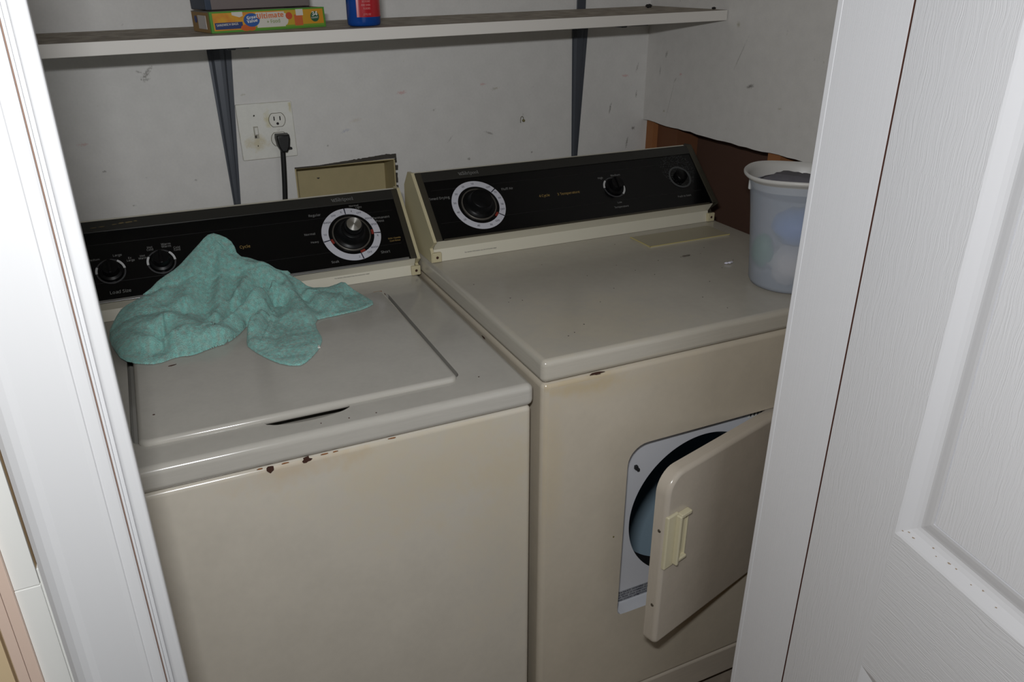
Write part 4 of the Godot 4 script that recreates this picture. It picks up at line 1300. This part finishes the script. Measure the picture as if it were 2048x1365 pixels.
	var body := obj(st, "body", mat(rgb(16, 66, 142), 0.16), b)
	body.scale = Vector3(1, 1, 0.7)
	st = begin()
	var n := 20
	for k in n:
		var a0 := lerpf(-0.95, 0.95, float(k) / n)
		var a1 := lerpf(-0.95, 0.95, float(k + 1) / n)
		var q := []
		var nn := []
		for e in [[a0, 0.016], [a1, 0.016], [a1, 0.14], [a0, 0.14]]:
			q.append(Vector3(sin(e[0]) * 0.0355, e[1], cos(e[0]) * 0.0355 * 0.7))
			nn.append(Vector3(sin(e[0]) * 0.7, 0, cos(e[0])).normalized())
		quad(st, q, nn)
	var lb := obj(st, "label", mat(rgb(176, 34, 44), 0.25), b)
	for e in [["RESTORES", 0.043], ["AND SHINES", 0.037], ["FLOORS", 0.031], ["27 FL OZ", 0.021]]:
		words(lb, e[0], 0.0034, Vector3(-0.012, e[1], 0.0246), mat(rgb(222, 150, 150), 0.5), "Droid Sans", 0.0)
	disc(b, "cap", [Vector2(0.016, 0.0), Vector2(0.016, 0.02), Vector2(0.014, 0.023), Vector2(0.0, 0.023)], Vector3(0, 0.205, 0), M.ivory, 24).rotation = Vector3.ZERO

# ====================================================== bucket
func local_to(at: Vector3, turn: float, p: Vector3) -> Vector3:
	return at + p.rotated(Vector3.UP, turn)

func bucket():
	var base := local_to(DRYER_AT, DRYER_TURN, Vector3(0.581, DD + 0.0008, -0.105))
	var b := thing("plastic_tub", "cloudy white plastic tub with a wide rim standing on the dryer", "bucket", base, 0.0)
	var wob := func(a: float, r: float, y: float) -> Vector2:
		var f := clampf((y - 0.12) / 0.09, 0, 1)
		return Vector2(r * (1.0 + 0.018 * f * sin(2.0 * a + 0.6)), y + f * 0.0022 * sin(3.0 * a + 1.0))
	var outer := PackedVector2Array([Vector2(0.0, 0.0), Vector2(0.060, 0.0), Vector2(0.068, 0.003), Vector2(0.0715, 0.010), Vector2(0.0755, 0.06), Vector2(0.083, 0.14), Vector2(0.0885, 0.188), Vector2(0.0912, 0.2015)])
	var st := begin()
	lathe(st, outer, 72, true, wob)
	var pm := mat(Color(0.72, 0.75, 0.80, 0.58), 0.35)
	pm.transparency = BaseMaterial3D.TRANSPARENCY_ALPHA
	obj(st, "tub_wall", pm, b)
	st = begin()
	lathe(st, PackedVector2Array([Vector2(0.0912, 0.2015), Vector2(0.0930, 0.2035), Vector2(0.0985, 0.2065), Vector2(0.1015, 0.2095), Vector2(0.1018, 0.2125), Vector2(0.0995, 0.2145), Vector2(0.0950, 0.2125), Vector2(0.0905, 0.205), Vector2(0.0870, 0.188)]), 72, true, wob)
	obj(st, "rim", mat(rgb(196, 194, 190), 0.4), b)
	st = begin()
	rbox(st, Vector3(-0.012, 0.178, 0.0845), Vector3(0.012, 0.196, 0.092), 0.003, 2)
	var ear := obj(st, "handle_ear", mat(rgb(186, 186, 186), 0.4), b)
	ear.rotation.y = -2.3
	# what is inside, pressed against the wall
	var blob := noise(101, 14.0, 3)
	st = begin()
	lump(st, Vector3(-0.008, 0.188, -0.008), Vector3(0.074, 0.022, 0.074), blob, 0.4)
	var li := obj(st, "dryer_lint", mat(rgb(116, 114, 122), 1.0))
	li.position = base
	tag(li, "grey fluffy dryer lint heaped in the white plastic tub", "lint")
	st = begin()
	lump(st, Vector3(-0.016, 0.122, 0.026), Vector3(0.052, 0.036, 0.048), blob, 0.16)
	var bl := obj(st, "blue_packet", mat(rgb(60, 130, 220), 0.5))
	bl.position = base
	tag(bl, "blue packet showing through the wall of the plastic tub", "packet")
	st = begin()
	lump(st, Vector3(-0.054, 0.068, -0.018), Vector3(0.019, 0.034, 0.024), blob, 0.14)
	var gr := obj(st, "green_wad", mat(rgb(30, 130, 70), 0.5))
	gr.position = base
	tag(gr, "green wad showing through the lower left of the tub", "packet")
	st = begin()
	lump(st, Vector3(-0.006, 0.046, 0.016), Vector3(0.056, 0.044, 0.054), blob, 0.3)
	var wh := obj(st, "dryer_sheets", mat(rgb(226, 214, 206), 0.9))
	wh.position = base
	tag(wh, "crumpled whitish sheets at the bottom of the plastic tub", "sheets")

func lump(st: SurfaceTool, c: Vector3, r: Vector3, n: FastNoiseLite, k: float):
	var nu := 36
	var nv := 20
	var grid := []
	for j in nv + 1:
		var row := []
		for i in nu + 1:
			var a := TAU * (i % nu) / nu
			var e := PI * j / nv - PI / 2
			var d := Vector3(cos(e) * cos(a), sin(e), cos(e) * sin(a))
			row.append(c + d * r * (1.0 - k * 0.5 + k * n.get_noise_3dv(d * 0.12 + c)))
		grid.append(row)
	for j in nv:
		for i in nu:
			var p := [grid[j][i], grid[j][i + 1], grid[j + 1][i + 1], grid[j + 1][i]]
			var nn := []
			for q in p:
				nn.append(((q - c) / r / r).normalized())
			quad(st, p, nn)

# ====================================================== towel
func seg_dist(p: Vector2, a: Vector2, b: Vector2) -> float:
	var d := b - a
	var t := clampf((p - a).dot(d) / maxf(d.length_squared(), 1e-12), 0, 1)
	return (p - a - d * t).length()

func path_of(f: Array) -> PackedVector2Array:
	var o := PackedVector2Array()
	for k in range(0, f.size(), 2):
		o.append(Vector2(f[k], f[k + 1]))
	return o

func under(z: float) -> float:
	if z > -0.47:
		return WD + 0.0078 if z > -0.479 else WD + 0.0078
	if z > -0.5455:
		return lerpf(WD + 0.0078, 0.9195, (-0.47 - z) / 0.0755)
	return 0.9235 + (-0.5455 - z) * 1.006

func towel():
	var outline := path_of([0.296, -0.622, 0.307, -0.618, 0.317, -0.613, 0.325, -0.606, 0.329, -0.597, 0.330, -0.588, 0.337, -0.581, 0.350, -0.578, 0.362, -0.573, 0.372, -0.568, 0.381, -0.564, 0.388, -0.559, 0.396, -0.555, 0.406, -0.551, 0.417, -0.550, 0.426, -0.539, 0.436, -0.526, 0.445, -0.511, 0.457, -0.503, 0.472, -0.501, 0.484, -0.501, 0.493, -0.503, 0.502, -0.505, 0.511, -0.508, 0.519, -0.505, 0.524, -0.494, 0.531, -0.482, 0.540, -0.470, 0.545, -0.447, 0.551, -0.425, 0.547, -0.408, 0.534, -0.398, 0.519, -0.391, 0.502, -0.388, 0.483, -0.385, 0.464, -0.383, 0.447, -0.381, 0.434, -0.378, 0.427, -0.364, 0.424, -0.340, 0.424, -0.319, 0.424, -0.301, 0.421, -0.283, 0.414, -0.265, 0.407, -0.250, 0.400, -0.239, 0.392, -0.227, 0.383, -0.216, 0.375, -0.208, 0.369, -0.204, 0.360, -0.206, 0.349, -0.213, 0.339, -0.224, 0.329, -0.241, 0.320, -0.260, 0.311, -0.282, 0.305, -0.301, 0.301, -0.315, 0.302, -0.333, 0.306, -0.355, 0.311, -0.379, 0.316, -0.405, 0.315, -0.410, 0.307, -0.393, 0.296, -0.373, 0.281, -0.353, 0.267, -0.340, 0.252, -0.336, 0.237, -0.329, 0.221, -0.320, 0.208, -0.317, 0.196, -0.321, 0.182, -0.318, 0.166, -0.310, 0.152, -0.309, 0.139, -0.315, 0.126, -0.324, 0.114, -0.337, 0.104, -0.358, 0.097, -0.389, 0.091, -0.420, 0.088, -0.453, 0.089, -0.478, 0.096, -0.494, 0.103, -0.508, 0.111, -0.521, 0.121, -0.529, 0.131, -0.534, 0.142, -0.541, 0.153, -0.546, 0.166, -0.552, 0.180, -0.561, 0.195, -0.568, 0.211, -0.574, 0.226, -0.582, 0.241, -0.592, 0.254, -0.601, 0.266, -0.609, 0.276, -0.616, 0.285, -0.621])
	# points of the heap: x, z, height over what lies under it
	var heap := [0.290, -0.618, 0.003, 0.297, -0.610, 0.005, 0.305, -0.602, 0.006, 0.313, -0.593, 0.006, 0.320, -0.584, 0.007, 0.328, -0.576, 0.010, 0.336, -0.568, 0.014, 0.345, -0.563, 0.016, 0.353, -0.558, 0.019, 0.362, -0.553, 0.022, 0.371, -0.550, 0.025, 0.379, -0.535, 0.029, 0.379, -0.504, 0.039, 0.366, -0.487, 0.037, 0.354, -0.482, 0.036, 0.342, -0.476, 0.034, 0.333, -0.471, 0.033, 0.323, -0.460, 0.032, 0.314, -0.446, 0.032, 0.304, -0.433, 0.032, 0.295, -0.421, 0.031, 0.286, -0.408, 0.031, 0.274, -0.395, 0.029, 0.263, -0.385, 0.026, 0.374, -0.507, 0.006, 0.365, -0.500, 0.006, 0.356, -0.494, 0.006, 0.348, -0.487, 0.006, 0.338, -0.482, 0.005, 0.329, -0.475, 0.004, 0.320, -0.467, 0.004, 0.310, -0.453, 0.005, 0.301, -0.440, 0.006, 0.292, -0.426, 0.006, 0.282, -0.416, 0.007, 0.273, -0.407, 0.007, 0.264, -0.400, 0.007, 0.256, -0.409, 0.010, 0.247, -0.420, 0.012, 0.239, -0.434, 0.015, 0.232, -0.449, 0.018, 0.224, -0.459, 0.019, 0.215, -0.469, 0.021, 0.205, -0.468, 0.023, 0.195, -0.467, 0.026, 0.185, -0.417, 0.039, 0.194, -0.408, 0.037, 0.204, -0.398, 0.036, 0.213, -0.382, 0.034, 0.222, -0.366, 0.032, 0.231, -0.352, 0.029, 0.239, -0.341, 0.025, 0.247, -0.343, 0.023, 0.256, -0.344, 0.020, 0.264, -0.345, 0.018, 0.273, -0.348, 0.019, 0.282, -0.351, 0.020, 0.291, -0.354, 0.020, 0.301, -0.364, 0.022, 0.312, -0.375, 0.024, 0.321, -0.400, 0.022, 0.331, -0.427, 0.019, 0.124, -0.484, 0.020, 0.135, -0.474, 0.025, 0.147, -0.459, 0.029, 0.156, -0.447, 0.031, 0.165, -0.433, 0.033, 0.174, -0.416, 0.036, 0.105, -0.444, 0.016, 0.113, -0.425, 0.020, 0.122, -0.406, 0.023, 0.130, -0.387, 0.027, 0.140, -0.379, 0.028, 0.150, -0.371, 0.028, 0.160, -0.363, 0.029, 0.177, -0.404, 0.017, 0.174, -0.396, 0.010, 0.171, -0.383, 0.003, 0.169, -0.353, 0.003, 0.189, -0.364, 0.030, 0.191, -0.338, 0.019, 0.217, -0.341, 0.015, 0.203, -0.328, 0.009, 0.277, -0.606, 0.004, 0.273, -0.595, 0.008, 0.268, -0.584, 0.012, 0.263, -0.573, 0.016, 0.259, -0.562, 0.020, 0.252, -0.552, 0.023, 0.245, -0.543, 0.026, 0.239, -0.527, 0.028, 0.233, -0.511, 0.029, 0.227, -0.495, 0.031, 0.221, -0.478, 0.034, 0.285, -0.577, 0.007, 0.282, -0.570, 0.007, 0.279, -0.562, 0.007, 0.276, -0.554, 0.007, 0.273, -0.546, 0.008, 0.269, -0.537, 0.008, 0.266, -0.522, 0.009, 0.262, -0.507, 0.009, 0.259, -0.492, 0.010, 0.257, -0.477, 0.009, 0.255, -0.448, 0.009, 0.298, -0.573, 0.019, 0.297, -0.562, 0.021, 0.296, -0.552, 0.024, 0.295, -0.544, 0.027, 0.294, -0.527, 0.029, 0.289, -0.511, 0.029, 0.285, -0.496, 0.029, 0.280, -0.480, 0.030, 0.276, -0.470, 0.028, 0.270, -0.450, 0.026, 0.265, -0.427, 0.026, 0.317, -0.557, 0.012, 0.315, -0.549, 0.011, 0.312, -0.543, 0.011, 0.310, -0.531, 0.010, 0.304, -0.516, 0.011, 0.299, -0.502, 0.012, 0.294, -0.486, 0.014, 0.339, -0.546, 0.027, 0.337, -0.527, 0.030, 0.335, -0.508, 0.032, 0.327, -0.496, 0.033, 0.320, -0.485, 0.034, 0.312, -0.473, 0.035, 0.224, -0.569, 0.010, 0.194, -0.543, 0.017, 0.169, -0.520, 0.019, 0.146, -0.512, 0.018, 0.210, -0.534, 0.016, 0.193, -0.502, 0.019, 0.383, -0.497, 0.036, 0.377, -0.488, 0.033, 0.371, -0.478, 0.030, 0.366, -0.467, 0.027, 0.356, -0.439, 0.026, 0.347, -0.412, 0.026, 0.339, -0.389, 0.024, 0.332, -0.371, 0.021, 0.325, -0.353, 0.019, 0.319, -0.334, 0.016, 0.312, -0.317, 0.014, 0.395, -0.515, 0.009, 0.390, -0.507, 0.005, 0.374, -0.471, 0.003, 0.367, -0.447, 0.003, 0.361, -0.423, 0.003, 0.354, -0.399, 0.003, 0.348, -0.376, 0.003, 0.342, -0.354, 0.003, 0.336, -0.332, 0.003, 0.377, -0.398, 0.009, 0.383, -0.307, 0.009, 0.351, -0.255, 0.008, 0.395, -0.259, 0.007, 0.362, -0.224, 0.005, 0.397, -0.453, 0.011, 0.400, -0.521, 0.022, 0.404, -0.507, 0.022, 0.408, -0.494, 0.022, 0.412, -0.481, 0.023, 0.416, -0.468, 0.023, 0.417, -0.446, 0.021, 0.417, -0.424, 0.020, 0.418, -0.403, 0.018, 0.419, -0.385, 0.016, 0.421, -0.368, 0.013, 0.418, -0.524, 0.006, 0.421, -0.511, 0.005, 0.425, -0.499, 0.004, 0.428, -0.487, 0.003, 0.431, -0.475, 0.003, 0.433, -0.458, 0.003, 0.435, -0.435, 0.003, 0.436, -0.412, 0.003, 0.434, -0.483, 0.015, 0.442, -0.473, 0.016, 0.447, -0.455, 0.017, 0.452, -0.434, 0.018, 0.461, -0.431, 0.016, 0.470, -0.427, 0.014, 0.479, -0.422, 0.012, 0.494, -0.454, 0.011, 0.508, -0.477, 0.010, 0.523, -0.440, 0.005, 0.488, -0.384, 0.005, 0.464, -0.393, 0.006]
	# overlaps: [points, drop, reach on either side]
	var laps := [[path_of([0.378, -0.508, 0.366, -0.493, 0.344, -0.480, 0.316, -0.454, 0.288, -0.418, 0.264, -0.392]), 0.007, 0.02, 0.014], [path_of([0.513, -0.495, 0.497, -0.444, 0.465, -0.390]), 0.004, 0.02, 0.02], [path_of([0.385, -0.502, 0.360, -0.423, 0.331, -0.331]), -0.006, 0.014, 0.014], [path_of([0.291, -0.614, 0.308, -0.592, 0.326, -0.576]), 0.004, 0.012, 0.02], [path_of([0.182, -0.429, 0.174, -0.373, 0.169, -0.337]), -0.005, 0.016, 0.016]]
	# smooth surface through the heap's points (multiquadric)
	var ks := []
	for k in range(0, heap.size(), 3):
		if Geometry2D.is_point_in_polygon(Vector2(heap[k], heap[k + 1]), outline):
			ks.append(Vector3(heap[k], heap[k + 1], heap[k + 2]))
	for k in range(0, outline.size(), 2):
		ks.append(Vector3(outline[k].x, outline[k].y, 0.003))
	var N := ks.size()
	var c2 := 0.009 * 0.009
	var A := []
	for i in N:
		var row := PackedFloat64Array()
		for j in N:
			var dx: float = ks[i].x - ks[j].x
			var dz: float = ks[i].y - ks[j].y
			row.append(sqrt(dx * dx + dz * dz + c2) + (-0.0007 if i == j else 0.0))
		row.append(ks[i].z)
		A.append(row)
	for i in N:
		var best := i
		for r in range(i + 1, N):
			if absf(A[r][i]) > absf(A[best][i]):
				best = r
		var sw = A[i]
		A[i] = A[best]
		A[best] = sw
		var pi_row: PackedFloat64Array = A[i]
		for r in range(i + 1, N):
			var rr: PackedFloat64Array = A[r]
			var f: float = rr[i] / pi_row[i]
			if f != 0.0:
				for c in range(i, N + 1):
					rr[c] -= f * pi_row[c]
				A[r] = rr
	var wt := PackedFloat64Array()
	wt.resize(N)
	for i in range(N - 1, -1, -1):
		var v: float = A[i][N]
		for c in range(i + 1, N):
			v -= A[i][c] * wt[c]
		wt[i] = v / A[i][i]
	var n1 := noise(121, 9.0, 2)
	var n2 := noise(122, 260.0, 2)
	var cell := 0.0018
	var lo := Vector2(0.08, -0.634)
	var nx := 272
	var nz := 240
	var inside := PackedByteArray()
	inside.resize((nx + 1) * (nz + 1))
	var pos := []
	pos.resize((nx + 1) * (nz + 1))
	for j in nz + 1:
		for i in nx + 1:
			var q := lo + Vector2(i, j) * cell
			var id := j * (nx + 1) + i
			var ins := Geometry2D.is_point_in_polygon(q, outline)
			var d := 1e9
			var near := q
			for k in outline.size():
				if absf(outline[k].x - q.x) + absf(outline[k].y - q.y) > d * 1.45 + 0.05:
					continue
				var c := Geometry2D.get_closest_point_to_segment(q, outline[k], outline[(k + 1) % outline.size()])
				var e := c.distance_to(q)
				if e < d:
					d = e
					near = c
			if not ins:
				if d < cell * 1.05:
					inside[id] = 2
					pos[id] = Vector3(near.x, under(near.y) + 0.0006, near.y)
				continue
			inside[id] = 1
			var h := 0.0
			for k in N:
				var dx: float = q.x - ks[k].x
				var dz: float = q.y - ks[k].y
				h += wt[k] * sqrt(dx * dx + dz * dz + c2)
			var ease_ := smoothstep(0.0, 0.012, d)
			for f in laps:
				var fd := 1e9
				var side := 1.0
				for k in f[0].size() - 1:
					var g := seg_dist(q, f[0][k], f[0][k + 1])
					if g < fd:
						fd = g
						var ab: Vector2 = f[0][k + 1] - f[0][k]
						side = signf(ab.cross(q - f[0][k]))
				if fd > 0.08:
					continue
				var along := smoothstep(0.0, 0.016, minf(q.distance_to(f[0][0]), q.distance_to(f[0][-1])))
				h += side * f[1] * smoothstep(0.0, 0.0028, fd) * exp(-fd / (f[2] if side > 0 else f[3])) * ease_ * along
			h = maxf(h, 0.004)
			h += (n1.get_noise_2dv(q * 2.0) * 0.003 + n2.get_noise_2dv(q) * 0.0005) * ease_
			h *= sqrt(clampf(1.0 - pow(1.0 - minf(d / 0.006, 1.0), 2.0), 0, 1))
			pos[id] = Vector3(q.x, under(q.y) + maxf(h, 0.0012), q.y)
	var st := begin()
	st.set_smooth_group(0)
	for j in nz:
		for i in nx:
			var a := j * (nx + 1) + i
			var ids := [a, a + 1, a + nx + 2, a + nx + 1]
			var ok := true
			for k in ids:
				if inside[k] == 0:
					ok = false
			if not ok:
				continue
			for t in [[0, 1, 2], [0, 2, 3]]:
				var g: Vector3 = (pos[ids[t[1]]] - pos[ids[t[0]]]).cross(pos[ids[t[2]]] - pos[ids[t[0]]])
				var order = t if g.y < 0 else [t[0], t[2], t[1]]
				for k in order:
					var p: Vector3 = pos[ids[k]]
					st.set_uv(Vector2(p.x, p.z + p.y * 0.7) * 9.0)
					st.add_vertex(p)
	st.index()
	st.generate_normals()
	var m := mat(Color.WHITE, 0.95, 0.0, 0.2)
	var tn := noise(131, 0.03, 4)
	var tf := noise(132, 0.16, 3)
	m.albedo_texture = picture(384, 384, func(u, v):
		var a := tn.get_noise_2d(u * 384, v * 384) * 0.15 + tf.get_noise_2d(u * 384, v * 384) * 0.12
		return rgb(138, 198, 190).lerp(rgb(150, 176, 168), clampf(0.35 + 1.6 * tn.get_noise_2d(u * 384 + 500, v * 384), 0, 1)) * (1.0 + a))
	m.normal_enabled = true
	m.normal_texture = relief(384, 384, func(x, y): return 0.5 + 0.7 * tf.get_noise_2d(x * 0.9, y * 0.9), 5.0)
	m.normal_scale = 1.3
	m.uv1_triplanar = true
	m.uv1_scale = Vector3(9, 9, 9)
	m.rim_enabled = true
	m.rim = 0.4
	var t := thing("hand_towel", "crumpled turquoise terry towel lying on the washer lid", "towel", WASHER_AT, WASHER_TURN)
	obj(st, "cloth", m, t)
	rounded("care_tag", Vector3(0.400, WD + 0.0085, -0.266), Vector3(0.412, WD + 0.011, -0.255), 0.0006, M.ivory, t, 1)

# ====================================================== small litter
func crumbs():
	var at := local_to(DRYER_AT, DRYER_TURN, Vector3(0.5537, DD + 0.0006, -0.2413))
	var rng := RandomNumberGenerator.new()
	rng.seed = 9
	var st := begin()
	var nz := noise(141, 20.0, 2)
	for k in 3:
		lump(st, Vector3((k - 1) * 0.006, 0.002 + 0.001 * (k % 2), (k % 2) * 0.003), Vector3(0.0055, 0.0022, 0.004), nz, 0.5)
	var o := obj(st, "paper_scrap", mat(rgb(236, 234, 244), 0.9))
	o.position = at
	tag(o, "small white paper scrap on the dryer top beside the tub", "paper scrap")
	for e in [[-0.075, 0.10, "dark crumb on the shelf near the back corner", 0.010], [-0.016, 0.27, "dark speck at the right front end of the shelf", 0.006]]:
		st = begin()
		lump(st, Vector3(0, e[3] * 0.4, 0), Vector3(e[3], e[3] * 0.5, e[3] * 0.6), nz, 0.5)
		var c := obj(st, "debris_crumb", mat(rgb(40, 38, 36), 0.9))
		c.position = on_shelf(e[0], e[1], 0.0006)
		tag(c, e[2], "debris", "crumbs on the shelf")
	st = begin()
	for k in 2:
		lump(st, Vector3((k - 0.5) * 0.009, 0.0012, 0), Vector3(0.007, 0.0014, 0.0028), nz, 0.6)
	var l := obj(st, "lint_scrap", mat(rgb(112, 104, 94), 1.0))
	l.position = local_to(DRYER_AT, DRYER_TURN, Vector3(0.5039, DD + 0.0004, -0.3179))
	tag(l, "thin grey lint scrap on the dryer top near the console", "lint")
